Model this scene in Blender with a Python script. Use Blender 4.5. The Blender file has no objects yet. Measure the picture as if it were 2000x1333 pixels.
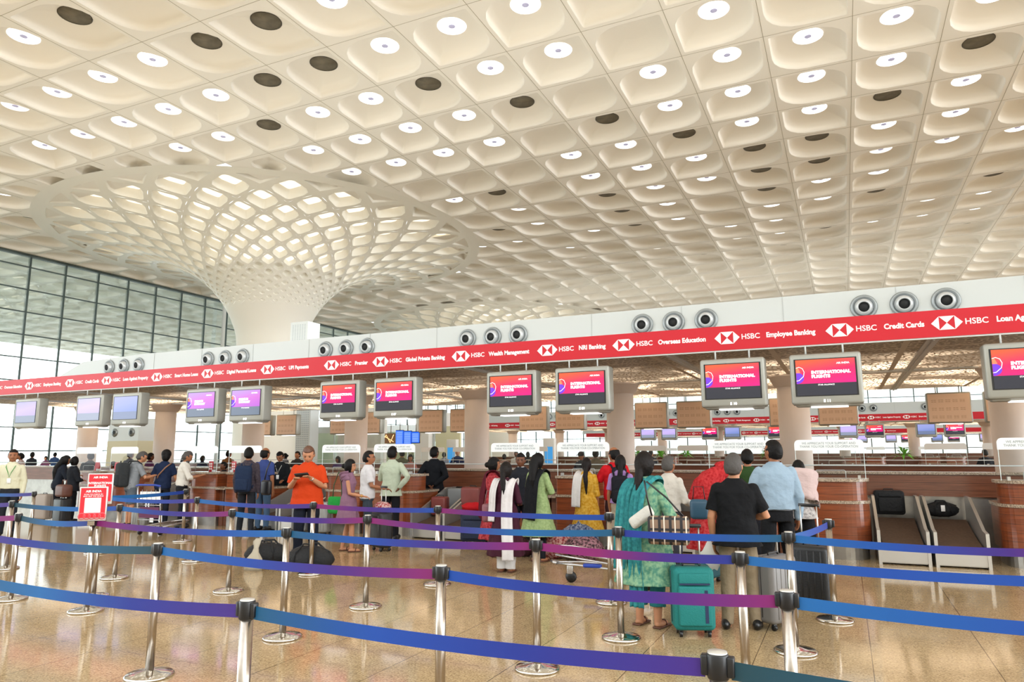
import bpy, bmesh, math, random
import numpy as np
from mathutils import Vector, Matrix
R_ = random.Random(7)
C = bpy.context.scene.collection
scn = bpy.context.scene
PI = math.pi
# ---------------------------------------------------------------- camera (24.9 mm on 36 mm, eye height 1.70 m)
F_PX, PITCH, YAW, ROLL, EYE = 1382.75, 0.1546168, 0.4347554, 0.0049, 1.70
_cp, _sp, _cy, _sy = math.cos(PITCH), math.sin(PITCH), math.cos(YAW), math.sin(YAW)
FW = Vector((-_sy*_cp, _cy*_cp, _sp)); _R0 = Vector((_cy, _sy, 0)); _U0 = _R0.cross(FW)
RT = _R0*math.cos(ROLL) - _U0*math.sin(ROLL); UP = _R0*math.sin(ROLL) + _U0*math.cos(ROLL)
cam_d = bpy.data.cameras.new('camera'); cam = bpy.data.objects.new('camera', cam_d); C.objects.link(cam)
cam_d.sensor_width = 36; cam_d.lens = F_PX/2000*36; cam_d.clip_end = 600; cam_d.clip_start = .05
m4 = Matrix((RT, UP, -FW)).transposed().to_4x4(); m4.translation = Vector((0, 0, EYE)); cam.matrix_world = m4
scn.camera = cam
# ---------------------------------------------------------------- daylight and exposure
w = bpy.data.worlds.new('sky'); scn.world = w; w.use_nodes = True
bg = w.node_tree.nodes['Background']; bg.inputs[0].default_value = (.93, .97, 1.0, 1); 
_N, _L = w.node_tree.nodes, w.node_tree.links        # hazy sky, brighter on the sun's side (+X)
_tc = _N.new('ShaderNodeTexCoord'); _sx = _N.new('ShaderNodeSeparateXYZ'); _L.new(_tc.outputs['Generated'], _sx.inputs[0])
_mr = _N.new('ShaderNodeMapRange'); _mr.inputs[1].default_value = .2; _mr.inputs[2].default_value = 1.0; _mr.inputs[3].default_value = 1.7; _mr.inputs[4].default_value = 7.0
_L.new(_sx.outputs[0], _mr.inputs[0])
_m2 = _N.new('ShaderNodeMapRange'); _m2.inputs[1].default_value = -.2; _m2.inputs[2].default_value = -1.0; _m2.inputs[3].default_value = 0; _m2.inputs[4].default_value = 2.2
_L.new(_sx.outputs[0], _m2.inputs[0]); _ad = _N.new('ShaderNodeMath'); _L.new(_mr.outputs[0], _ad.inputs[0]); _L.new(_m2.outputs[0], _ad.inputs[1]); _L.new(_ad.outputs[0], bg.inputs[1])
scn.view_settings.view_transform = 'Standard'; scn.view_settings.look = 'None'
scn.cycles.transparent_max_bounces = 32
scn.view_settings.gamma = 1; scn.view_settings.use_curve_mapping = False
scn.view_settings.exposure = 0.46
def area_light(name, loc, sx, sy, power, color=(1, .95, .86), up=True):
    d = bpy.data.lights.new(name, 'AREA'); d.shape = 'RECTANGLE'; d.size = sx; d.size_y = sy; d.energy = power; d.color = color
    o = bpy.data.objects.new(name, d); C.objects.link(o); o.location = loc
    if up: o.rotation_euler = (PI, 0, 0)
    return o
# unseen fill lights added above the three island roofs to brighten the ceiling
for yy_, pw_ in ((18.5, 620), (54.0, 620), (80.0, 300)):
    area_light('added_ceiling_fill', (-10, yy_, 4.55), 46, 5, pw_)
# ---------------------------------------------------------------- material helpers
MATS = {}
def srgb(h):
    h = h.lstrip('#'); v = [int(h[i:i+2], 16)/255 for i in (0, 2, 4)]
    return tuple((c/12.92 if c <= .04045 else ((c+.055)/1.055)**2.4) for c in v)
def mat(name, col, rough=.5, metal=0, emis=None, es=0, noise=0, scale=20, bump=0, bscale=30, spec=.5, alpha=None, trans=0, col2=None, sheen=0, coat=0):
    if name in MATS: return MATS[name]
    if isinstance(col, str): col = srgb(col)
    m = bpy.data.materials.new(name); m.use_nodes = True; nt = m.node_tree; N = nt.nodes; L = nt.links
    b = N['Principled BSDF']; b.inputs['Base Color'].default_value = (*col, 1)
    b.inputs['Roughness'].default_value = rough; b.inputs['Metallic'].default_value = metal
    b.inputs['Specular IOR Level'].default_value = spec
    if trans: b.inputs['Transmission Weight'].default_value = trans
    if sheen: b.inputs['Sheen Weight'].default_value = sheen
    if coat: b.inputs['Coat Weight'].default_value = coat; b.inputs['Coat Roughness'].default_value = .05
    if emis is not None:
        if isinstance(emis, str): emis = srgb(emis)
        b.inputs['Emission Color'].default_value = (*emis, 1); b.inputs['Emission Strength'].default_value = es
    if noise or bump:
        tc = N.new('ShaderNodeTexCoord'); nz = N.new('ShaderNodeTexNoise'); nz.inputs['Scale'].default_value = scale
        nz.inputs['Detail'].default_value = 4; L.new(tc.outputs['Object'], nz.inputs['Vector'])
        if noise:
            mx = N.new('ShaderNodeMix'); mx.data_type = 'RGBA'
            c2 = srgb(col2) if isinstance(col2, str) else (col2 or tuple(c*(1-noise) for c in col))
            mx.inputs[6].default_value = (*c2, 1); mx.inputs[7].default_value = (*col, 1)
            rp = N.new('ShaderNodeMapRange'); rp.inputs[1].default_value = .38; rp.inputs[2].default_value = .62
            L.new(nz.outputs['Fac'], rp.inputs[0]); L.new(rp.outputs[0], mx.inputs[0]); L.new(mx.outputs[2], b.inputs['Base Color'])
        if bump:
            n2 = N.new('ShaderNodeTexNoise'); n2.inputs['Scale'].default_value = bscale; L.new(tc.outputs['Object'], n2.inputs['Vector'])
            n2.inputs['Detail'].default_value = 3
            bp = N.new('ShaderNodeBump'); bp.inputs['Strength'].default_value = bump; bp.inputs['Distance'].default_value = .05
            L.new(n2.outputs['Fac'], bp.inputs['Height']); L.new(bp.outputs[0], b.inputs['Normal'])
    MATS[name] = m; return m
def nodes_of(m): return m.node_tree.nodes, m.node_tree.links, m.node_tree.nodes['Principled BSDF']
def math_node(N, L, op, a, b=None, c=None):
    n = N.new('ShaderNodeMath'); n.operation = op
    for i, v in enumerate((a, b, c)):
        if v is None: continue
        if isinstance(v, (int, float)): n.inputs[i].default_value = v
        else: L.new(v, n.inputs[i])
    return n.outputs[0]

# ---------------------------------------------------------------- mesh builder
class MB:
    def __init__(s): s.v = []; s.f = []; s.m = []; s.sm = []
    def add(s, vs, fs, mi=0, smooth=False):
        o = len(s.v); s.v += [tuple(p) for p in vs]; s.f += [tuple(i+o for i in f) for f in fs]
        s.m += [mi]*len(fs); s.sm += [smooth]*len(fs); return s
    def box(s, x0, x1, y0, y1, z0, z1, mi=0, M=None):
        v = [(x, y, z) for z in (z0, z1) for y in (y0, y1) for x in (x0, x1)]
        if M is not None: v = [M @ Vector(p) for p in v]
        return s.add(v, [(0, 2, 3, 1), (4, 5, 7, 6), (0, 1, 5, 4), (2, 6, 7, 3), (0, 4, 6, 2), (1, 3, 7, 5)], mi)
    def rbox(s, x0, x1, y0, y1, z0, z1, r=.02, seg=3, mi=0, M=None, smooth=True):
        bm = bmesh.new(); bmesh.ops.create_cube(bm, size=1)
        for v in bm.verts: v.co = Vector(((x0+x1)/2+v.co.x*(x1-x0), (y0+y1)/2+v.co.y*(y1-y0), (z0+z1)/2+v.co.z*(z1-z0)))
        r = min(r, .49*min(x1-x0, y1-y0, z1-z0))
        bmesh.ops.bevel(bm, geom=bm.edges[:]+bm.verts[:], offset=r, segments=seg, profile=.5, affect='EDGES')
        return s.bm(bm, mi, M, smooth)
    def bm(s, bm, mi=0, M=None, smooth=False):
        bm.verts.index_update(); vs = [(M @ v.co if M is not None else v.co.copy()) for v in bm.verts]
        s.add(vs, [[v.index for v in f.verts] for f in bm.faces], mi, smooth); bm.free(); return s
    def tube(s, pts, rad, seg=10, mi=0, cap=True, flat=None, smooth=True, round_=False):
        """loft of circles along pts; rad a number or list; flat = (scale across) for oval sections with an up hint"""
        P = [Vector(p) for p in pts]; n = len(P)
        if not isinstance(rad, (list, tuple)): rad = [rad]*n
        rad = list(rad)
        if round_:
            d0 = (P[0]-P[1]).normalized(); d1 = (P[-1]-P[-2]).normalized()
            P = [P[0]+d0*rad[0]*.85, P[0]+d0*rad[0]*.5] + P + [P[-1]+d1*rad[-1]*.5, P[-1]+d1*rad[-1]*.85]
            rad = [rad[0]*.45, rad[0]*.85] + rad + [rad[-1]*.85, rad[-1]*.45]; n = len(P)
        vs = []; prev = None
        for i in range(n):
            t = (P[min(i+1, n-1)]-P[max(i-1, 0)]).normalized()
            if prev is None:
                a = Vector((0, 0, 1)) if abs(t.z) < .9 else Vector((1, 0, 0))
                u = t.cross(a).normalized()
            else:
                u = (prev - t*prev.dot(t)).normalized()
            prev = u; v = t.cross(u)
            for k in range(seg):
                an = 2*PI*k/seg; vs.append(P[i]+(u*math.cos(an)+v*math.sin(an))*rad[i])
        fs = [(i*seg+k, i*seg+(k+1) % seg, (i+1)*seg+(k+1) % seg, (i+1)*seg+k) for i in range(n-1) for k in range(seg)]
        if cap: fs += [tuple(range(seg))[::-1], tuple((n-1)*seg+k for k in range(seg))]
        return s.add(vs, fs, mi, smooth)
    def lathe(s, prof, o=(0, 0, 0), seg=24, mi=0, smooth=True, M=None, cap=True):
        vs = []; n = len(prof)
        for r, z in prof:
            for k in range(seg):
                a = 2*PI*k/seg; p = Vector((r*math.cos(a), r*math.sin(a), z)); p = (M @ p) if M is not None else p
                vs.append(p+Vector(o))
        fs = [(i*seg+k, i*seg+(k+1) % seg, (i+1)*seg+(k+1) % seg, (i+1)*seg+k) for i in range(n-1) for k in range(seg)]
        if cap: fs += [tuple(range(seg))[::-1], tuple((n-1)*seg+k for k in range(seg))]
        return s.add(vs, fs, mi, smooth)
    def prism(s, poly, z0, z1, mi=0, smooth=False, M=None):
        n = len(poly); vs = [(x, y, z0) for x, y in poly]+[(x, y, z1) for x, y in poly]
        if M is not None: vs = [M @ Vector(p) for p in vs]
        s.add(vs, [(i, (i+1) % n, n+(i+1) % n, n+i) for i in range(n)], mi, smooth)
        return s.add(vs, [tuple(range(n))[::-1], tuple(range(n, 2*n))], mi)
    def ell(s, c, r, seg=14, rings=9, mi=0, M=None, fn=None):
        vs = [];
        for i in range(rings+1):
            th = PI*i/rings
            for k in range(seg):
                a = 2*PI*k/seg; d = Vector((math.sin(th)*math.cos(a), math.sin(th)*math.sin(a), math.cos(th)))
                p = Vector((d.x*r[0], d.y*r[1], d.z*r[2]))
                if fn: p = fn(d, p)
                if M is not None: p = M @ p
                vs.append(p+Vector(c))
        fs = [(i*seg+k, (i+1)*seg+k, (i+1)*seg+(k+1) % seg, i*seg+(k+1) % seg) for i in range(rings) for k in range(seg)]
        return s.add(vs, fs, mi, True)
    def build(s, name, mats, parent=None, loc=None):
        me = bpy.data.meshes.new(name); me.from_pydata([tuple(p) for p in s.v], [], s.f)
        if not isinstance(mats, (list, tuple)): mats = [mats]
        for m in mats: me.materials.append(m)
        me.polygons.foreach_set('material_index', s.m); me.polygons.foreach_set('use_smooth', s.sm)
        me.update(); o = bpy.data.objects.new(name, me); C.objects.link(o)
        if parent: o.parent = parent
        if loc: o.location = loc
        return o
def empty(name, loc=(0, 0, 0), rz=0):
    o = bpy.data.objects.new(name, None); C.objects.link(o); o.location = loc; o.rotation_euler = (0, 0, rz); o.empty_display_size = .1; return o
def tag(o, label=None, cat=None, group=None, kind=None):
    if label: o['label'] = label
    if cat: o['category'] = cat
    if group: o['group'] = group
    if kind: o['kind'] = kind
    return o
def thing(name, label, cat, loc=(0, 0, 0), rz=0, group=None): return tag(empty(name, loc, rz), label, cat, group)
KIDS = {}
def copy_tree(o, parent=None):
    c = o.copy(); C.objects.link(c)
    if parent: c.parent = parent
    for ch in list(o.children): copy_tree(ch, c)
    return c
def rrect(x0, x1, y0, y1, r, seg=5):
    """rounded rectangle outline; r = radii of the corners (x0y0, x1y0, x1y1, x0y1)"""
    if not isinstance(r, (list, tuple)): r = [r]*4
    out = []
    for (cx, cy, sx, sy, a0), q in zip(((x0, y0, 1, 1, PI), (x1, y0, -1, 1, 1.5*PI), (x1, y1, -1, -1, 0), (x0, y1, 1, -1, .5*PI)), r):
        if q <= 1e-6: out.append((cx, cy)); continue
        for k in range(seg+1):
            a = a0+.5*PI*k/seg; out.append((cx+sx*q+q*math.cos(a), cy+sy*q+q*math.sin(a)))
    return out
_txt = {}
def text_mesh(txt, size, bold=0.0, extrude=.002, align='LEFT', sx=1.0):
    key = (txt, size, bold, align, sx)
    if key in _txt: return _txt[key]
    cu = bpy.data.curves.new('t', 'FONT'); cu.body = txt; cu.size = size; cu.extrude = extrude; cu.offset = bold; cu.align_x = align; cu.align_y = 'CENTER'
    cu.resolution_u = 3
    o = bpy.data.objects.new('t', cu); C.objects.link(o)
    me = bpy.data.meshes.new_from_object(o.evaluated_get(bpy.context.evaluated_depsgraph_get()))
    bpy.data.objects.remove(o); me = me.copy(); me.materials.clear()
    if sx != 1: me.transform(Matrix.Diagonal((sx, 1, 1, 1)))
    _txt[key] = me; return me
def put_text(name, txt, size, m, parent, loc, rot=(PI/2, 0, 0), bold=0.0, align='LEFT', sx=1.0, extrude=.002):
    me = text_mesh(txt, size, bold, extrude, align, sx).copy(); me.materials.append(m)
    o = bpy.data.objects.new(name, me); C.objects.link(o); o.parent = parent; o.location = loc; o.rotation_euler = rot; return o
def G(px, py, Z=0.0):
    """the point of the level plane Z seen at a pixel of the 2000x1333 photograph"""
    d = FW + RT*((px-1000)/F_PX) + UP*((666.5-py)/F_PX); t = (Z-EYE)/d.z
    return Vector((d.x*t, d.y*t, Z))
def seen(p, mx=0):
    q = Vector(p)-Vector((0, 0, EYE)); z = q.dot(FW)
    if z < .3: return None
    x = 1000+F_PX*q.dot(RT)/z; y = 666.5-F_PX*q.dot(UP)/z
    return (x, y, z) if (-mx < x < 2000+mx and -mx < y < 1333+mx) else None
# ================================================================ SETTING: floor, coffered ceiling, glass wall
def floor_mat():
    m = mat('polished_granite', '#b39c79', rough=.07, spec=.55); N, L, b = nodes_of(m)
    tc = N.new('ShaderNodeTexCoord'); sep = N.new('ShaderNodeSeparateXYZ'); L.new(tc.outputs['Object'], sep.inputs[0])
    n1 = N.new('ShaderNodeTexNoise'); n1.inputs['Scale'].default_value = 55; n1.inputs['Detail'].default_value = 6; n1.inputs['Roughness'].default_value = .75
    n2 = N.new('ShaderNodeTexNoise'); n2.inputs['Scale'].default_value = 1.6; n2.inputs['Detail'].default_value = 5
    n3 = N.new('ShaderNodeTexNoise'); n3.inputs['Scale'].default_value = 14; n3.inputs['Detail'].default_value = 5
    for n in (n1, n2, n3): L.new(tc.outputs['Object'], n.inputs['Vector'])
    r1 = N.new('ShaderNodeValToRGB'); e = r1.color_ramp.elements
    e[0].position = .36; e[0].color = (*srgb('#7a6850'), 1); e[1].position = .62; e[1].color = (*srgb('#cbb995'), 1)
    k = r1.color_ramp.elements.new(.47); k.color = (*srgb('#ad9876'), 1)
    L.new(n1.outputs['Fac'], r1.inputs[0])
    r2 = N.new('ShaderNodeValToRGB'); e = r2.color_ramp.elements
    e[0].position = .35; e[0].color = (.78, .72, .66, 1); e[1].position = .65; e[1].color = (1.08, 1.03, .96, 1)
    ad = math_node(N, L, 'MULTIPLY_ADD', n3.outputs['Fac'], .5, math_node(N, L, 'MULTIPLY', n2.outputs['Fac'], .5)); L.new(ad, r2.inputs[0])
    mx = N.new('ShaderNodeMix'); mx.data_type = 'RGBA'; mx.blend_type = 'MULTIPLY'; mx.inputs[0].default_value = 1
    L.new(r1.outputs[0], mx.inputs[6]); L.new(r2.outputs[0], mx.inputs[7])
    # tile joints: 0.875 m across, 1.75 m along
    def joint(axis, off, pitch, wd):
        a = math_node(N, L, 'ADD', sep.outputs[axis], 400.0-off); a = math_node(N, L, 'MODULO', a, pitch)
        a = math_node(N, L, 'SUBTRACT', a, pitch/2); a = math_node(N, L, 'ABSOLUTE', a)
        return math_node(N, L, 'GREATER_THAN', a, pitch/2-wd)
    jx = joint(0, .33 - 400 % .875 + .0, .875, .0035); jy = joint(1, .2, .875, .002)
    jj = math_node(N, L, 'MAXIMUM', jx, math_node(N, L, 'MULTIPLY', jy, .6))
    m2 = N.new('ShaderNodeMix'); m2.data_type = 'RGBA'; L.new(jj, m2.inputs[0]); L.new(mx.outputs[2], m2.inputs[6]); m2.inputs[7].default_value = (*srgb('#5a4630'), 1)
    L.new(m2.outputs[2], b.inputs['Base Color'])
    rr = math_node(N, L, 'MULTIPLY_ADD', n3.outputs['Fac'], .10, .035); L.new(rr, b.inputs['Roughness'])
    return m
fl = MB().add([(-48, -30, 0), (80, -30, 0), (80, 96, 0), (-48, 96, 0)], [(0, 1, 2, 3)]).build('floor', floor_mat())
tag(fl, kind='structure')
og = MB().add([(-190, -60, -.03), (-48, -60, -.03), (-48, 200, -.03), (-190, 200, -.03)], [(0, 1, 2, 3)])
og.add([(-48, 96, -.03), (90, 96, -.03), (90, 200, -.03), (-48, 200, -.03)], [(0, 1, 2, 3)])
tag(og.build('ground', mat('forecourt_concrete', '#c9ccca', rough=.8, noise=.1, scale=.5)), kind='structure')

PX, PY, X0, Y0 = 2.54748, 2.7220, -5.2675, 26.075        # ceiling grid measured from the photograph
ZM, ZD = 14.56, 15.02
COLS = [(-31.7, 32.9), (-32.0, 65.6)]
RING = 12.25
ceil_m = mat('ceiling_plaster', '#f7f3ea', rough=.62, bump=.02, bscale=3)
def cell_type(x, y):
    bx = math.floor((x+1.45)/30.57*1.0); by = math.floor((y-16.55)/16.33)
    return (bx+by) % 2
def leaf(hx, hy, typ, seg=5):
    R, r = hx*.92, hx*.06
    rr = (R, r, R, r) if typ == 1 else (r, R, r, R)
    out = []
    for (cx, cy, sx, sy, a0), q in zip(((-hx, -hy, 1, 1, PI), (hx, -hy, -1, 1, 1.5*PI), (hx, hy, -1, -1, 0), (-hx, hy, 1, -1, .5*PI)), rr):
        for k in range(seg+1):
            a = a0+.5*PI*k/seg; out.append((cx+sx*q+q*math.cos(a), cy+sy*q+q*math.sin(a)))
    # pull the sharp corners outwards a little so that the mouth is leaf shaped
    return out
def build_ceiling():
    b = MB(); V = b.v; Fc = b.f; S = b.sm
    cells = []
    for i in range(-42, 21):
        for j in range(-10, 27):
            x, y = X0+i*PX, Y0+j*PY
            if x < -88: continue
            d = min(math.hypot(x-cx, y-cy) for cx, cy in COLS)
            if d < RING-.9: continue
            cells.append((i, j, x, y, d))
    for i, j, x, y, d in cells:
        typ = cell_type(x, y)
        near = min(COLS, key=lambda c: math.hypot(x-c[0], y-c[1]))
        small = d < RING+.75
        hx, hy = PX*.448, PY*.443
        ox = oy = 0; dz = ZD-ZM
        if small:
            k = .62
            ux, uy = (x-near[0])/d, (y-near[1])/d; ox, oy = ux*.45, uy*.45; hx *= k; hy *= k; dz *= .8
        if small and d < RING-.25:
            o = len(V); V += [(x-PX/2, y-PY/2, ZM), (x+PX/2, y-PY/2, ZM), (x+PX/2, y+PY/2, ZM), (x-PX/2, y+PY/2, ZM)]
            Fc.append((o, o+1, o+2, o+3)); S.append(False); continue
        mouth = leaf(hx, hy, typ); n = len(mouth)
        sq = []
        for k, (mx, my) in enumerate(mouth):
            q = max(abs(mx)/hx, abs(my)/hy)
            c = k//6
            # square points: share the side, corner points at the middle of each arc
            t = (k % 6)/5
            cx, cy = ((-1, -1), (1, -1), (1, 1), (-1, 1))[c]
            if t < .4: p = ((-1, my/hy), (mx/hx, -1), (1, my/hy), (mx/hx, 1))[c]
            elif t > .6: p = ((mx/hx, -1), (1, my/hy), (mx/hx, 1), (-1, my/hy))[c]
            else: p = (cx, cy)
            if t == .4 or t == .6: p = (cx, cy)
            sq.append((p[0]*PX/2, p[1]*PY/2))
        rings = [([(x+p[0], y+p[1], ZM) for p in sq], False), ([(x+ox+p[0], y+oy+p[1], ZM) for p in mouth], False)]
        rd = .475 if not small else .3
        for g, h in ((.025, .32), (.085, .56), (.32, .76), (.70, .93), (1.0, 1.0)):
            ring = []
            for (mx, my) in mouth:
                a = math.atan2(my/hy, mx/hx); cx, cy = rd*math.cos(a), rd*math.sin(a)
                ring.append((x+ox+mx*(1-g)+cx*g, y+oy+my*(1-g)+cy*g, ZM+dz*h))
            rings.append((ring, True))
        o = len(V)
        for ring, _ in rings: V += ring
        for q in range(len(rings)-1):
            for k in range(n):
                k2 = (k+1) % n; Fc.append((o+q*n+k, o+q*n+k2, o+(q+1)*n+k2, o+(q+1)*n+k)); S.append(q > 0)
        Fc.append(tuple(o+(len(rings)-1)*n+k for k in range(n))); S.append(False)
    b.m = [0]*len(Fc)
    o = b.build('ceiling', ceil_m); tag(o, kind='structure'); return cells
cells = build_ceiling()
# joints of the ceiling panels
j = MB()
gx = [X0+(i+.5)*PX for i in range(-42, 21)]; gy = [Y0+(k+.5)*PY for k in range(-10, 27)]
for x in gx:
    if x < -88: continue
    segs = [(gy[0], gy[-1])]
    for cx, cy in COLS:
        if abs(x-cx) < RING+1:
            h = math.sqrt((RING+1)**2-(x-cx)**2); ns = []
            for a, c in segs:
                if a < cy-h: ns.append((a, min(c, cy-h)))
                if c > cy+h: ns.append((max(a, cy+h), c))
            segs = ns
    for a, c in segs: j.box(x-.008, x+.008, a, c, ZM-.004, ZM)
for y in gy:
    segs = [(-88, gx[-1])]
    for cx, cy in COLS:
        if abs(y-cy) < RING+1:
            h = math.sqrt((RING+1)**2-(y-cy)**2); ns = []
            for a, c in segs:
                if a < cx-h: ns.append((a, min(c, cx-h)))
                if c > cx+h: ns.append((max(a, cx+h), c))
            segs = ns
    for a, c in segs: j.box(a, c, y-.006, y+.006, ZM-.004, ZM)
tag(j.build('trim_1', mat('joint_grey', '#a59d88', rough=.8)), kind='structure')

# ---- round lamps and shut skylights at the tops of the coffers
lamp_on = mat('lamp_diffuser', (1, 1, 1), emis=(1, .985, .96), es=2.3)
lamp_dim = mat('lamp_diffuser_dim', (1, .98, .93), emis=(1, .97, .92), es=.8)
lamp_off = mat('shut_skylight_grey', '#77705f', rough=.6, noise=.3, scale=3)
lamp_rim = mat('skylight_rim', '#4b463c', rough=.5)
hub_m = mat('lamp_hub', '#b9b9d4', rough=.5, emis='#b9b9e0', es=.25)
blank_m = ceil_m
known = {}
def kn(j_, lst):
    for i_, s_ in lst: known[(i_, j_)] = s_
kn(0, [(4, 'd'), (3, 'l'), (2, 'l'), (1, 'l'), (0, 'l'), (-1, 'd'), (-2, 'b'), (-3, 'l'), (-4, 'l'), (-5, 'l'), (-6, 'm')])
kn(-1, [(3, 'l'), (2, 'l'), (1, 'l'), (0, 'l'), (-1, 'b'), (-2, 'd'), (-3, 'l'), (-4, 'l'), (-5, 'l'), (-6, 'm'), (-7, 'd'), (4, 'l'), (5, 'l')])
kn(-2, [(2, 'b'), (1, 'l'), (0, 'b'), (-1, 'l'), (-2, 'l'), (-3, 'd'), (-4, 'l'), (-5, 'l'), (-6, 'd'), (-7, 'm'), (-8, 'm')])
kn(-3, [(-1, 'l'), (-2, 'l'), (-3, 'l'), (-4, 'd'), (-5, 'd'), (-6, 'l'), (-7, 'l'), (-8, 'l'), (-9, 'm'), (0, 'b'), (1, 'b')])
kn(-4, [(-2, 'b'), (-3, 'l'), (-4, 'd'), (-5, 'd'), (-6, 'l'), (-7, 'l'), (-8, 'l'), (-9, 'm')])
kn(-5, [(-6, 'd'), (-7, 'l'), (-5, 'b'), (-4, 'b')])
kn(1, [(4, 'l'), (3, 'd'), (2, 'l'), (1, 'l'), (0, 'd'), (-1, 'l'), (-2, 'l'), (-3, 'b'), (-4, 'b')])
kn(2, [(4, 'l'), (3, 'l'), (2, 'd'), (1, 'd'), (0, 'l'), (-1, 'l'), (-2, 'l')])
kn(3, [(4, 'l'), (3, 'm'), (2, 'd'), (1, 'd'), (0, 'l')])
protos = {}
def disc_proto(kind):
    nm = {'l': 'ceiling_light', 'm': 'ceiling_light', 'd': 'skylight_cover'}[kind]
    t = empty(nm)
    mm = {'l': lamp_on, 'm': lamp_dim, 'd': lamp_off}[kind]
    MB().lathe([(.46, -.012), (.46, .0)], seg=28).build('diffuser' if kind != 'd' else 'cover', mm, t)
    if kind == 'd': MB().lathe([(.46, -.02), (.475, -.02), (.475, 0), (.46, 0)], seg=28, cap=False).build('rim', lamp_rim, t)
    else: MB().lathe([(.11, -.022), (.11, -.012)], seg=16).build('hub', hub_m, t)
    return t
disc_rest = {'l': MB(), 'm': MB(), 'd': MB()}
lst = []
for i, j_, x, y, d in cells:
    if d < RING+.75: continue
    s_ = known.get((i, j_))
    if s_ is None:
        rr = R_.random(); s_ = 'l' if rr < .42 else 'm' if rr < .55 else 'd' if rr < .70 else 'b'
        if j_ > 6 and s_ == 'l' and R_.random() < .5: s_ = 'm'
    if s_ == 'b': continue
    sc = seen((x, y, ZD), 60)
    dist = math.hypot(x, y)
    lst.append((dist if sc else 1e4+dist, s_, i, j_, x, y, sc))
lst.sort()
cnt = {'lm': 0, 'd': 0}
names = {'l': 'bright round lamp set in the top of a square ceiling coffer', 'm': 'faintly lit round lamp set in the top of a ceiling coffer', 'd': 'grey round shut skylight cover in the top of a ceiling coffer'}
grp = {'l': 'bright round lamps in the ceiling coffers', 'm': 'faint round lamps in the ceiling coffers', 'd': 'shut round skylight covers in the ceiling coffers'}
for dist, s_, i, j_, x, y, sc in lst:
    key = 'd' if s_ == 'd' else 'lm'
    if sc and dist < 62 and cnt[key] < 130:
        cnt[key] += 1
        if s_ not in protos: protos[s_] = disc_proto(s_); t = protos[s_]
        else: t = copy_tree(protos[s_])
        t.location = (x, y, ZD); tag(t, names[s_], 'ceiling light' if s_ != 'd' else 'skylight', grp[s_])
    elif y > -8 and (x > -60):
        disc_rest[s_].lathe([(.46, -.012), (.46, .0)], o=(x, y, ZD), seg=14)
for s_, nm in (('l', 'ceiling_lights'), ('m', 'ceiling_lights'), ('d', 'skylight_covers')):
    if disc_rest[s_].v:
        tag(disc_rest[s_].build(nm, {'l': lamp_on, 'm': lamp_dim, 'd': lamp_off}[s_]), {'l': 'far bright round lamps in the ceiling coffers beyond the nearer ones', 'm': 'far faint round lamps in the ceiling coffers beyond the nearer ones', 'd': 'far grey skylight covers in the ceiling coffers beyond the nearer ones'}[s_], 'ceiling light', kind='stuff')

# ---- flaring lattice columns
white_m = mat('column_white', '#f2efe4', rough=.5)
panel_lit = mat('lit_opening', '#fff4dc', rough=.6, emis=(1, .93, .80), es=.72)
PROF = [(1.95, 0), (1.9, 6.0), (2.0, 8.4), (2.25, 9.4), (2.7, 10.35), (3.3, 11.2), (4.1, 12.0), (5.1, 12.7), (6.3, 13.3), (7.7, 13.78), (9.2, 14.15), (10.8, 14.40), (12.45, 14.55)]
def prof_at(r):
    for (r0, z0), (r1, z1) in zip(PROF[1:], PROF[2:]):
        if r <= r1: t = (r-r0)/(r1-r0); return z0+(z1-z0)*t
    return 14.55
# smoother profile by Catmull-Rom through r->z
def prof_s(t):
    P = PROF[1:]; n = len(P)-1; t = max(0, min(.99999, t))*n; i = int(t); f = t-i
    p0, p1, p2, p3 = P[max(i-1, 0)], P[i], P[i+1], P[min(i+2, n)]
    return tuple(.5*((2*b)+(-a+c)*f+(2*a-5*b+4*c-d)*f*f+(-a+3*b-3*c+d)*f**3) for a, b, c, d in zip(p0, p1, p2, p3))
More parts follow.
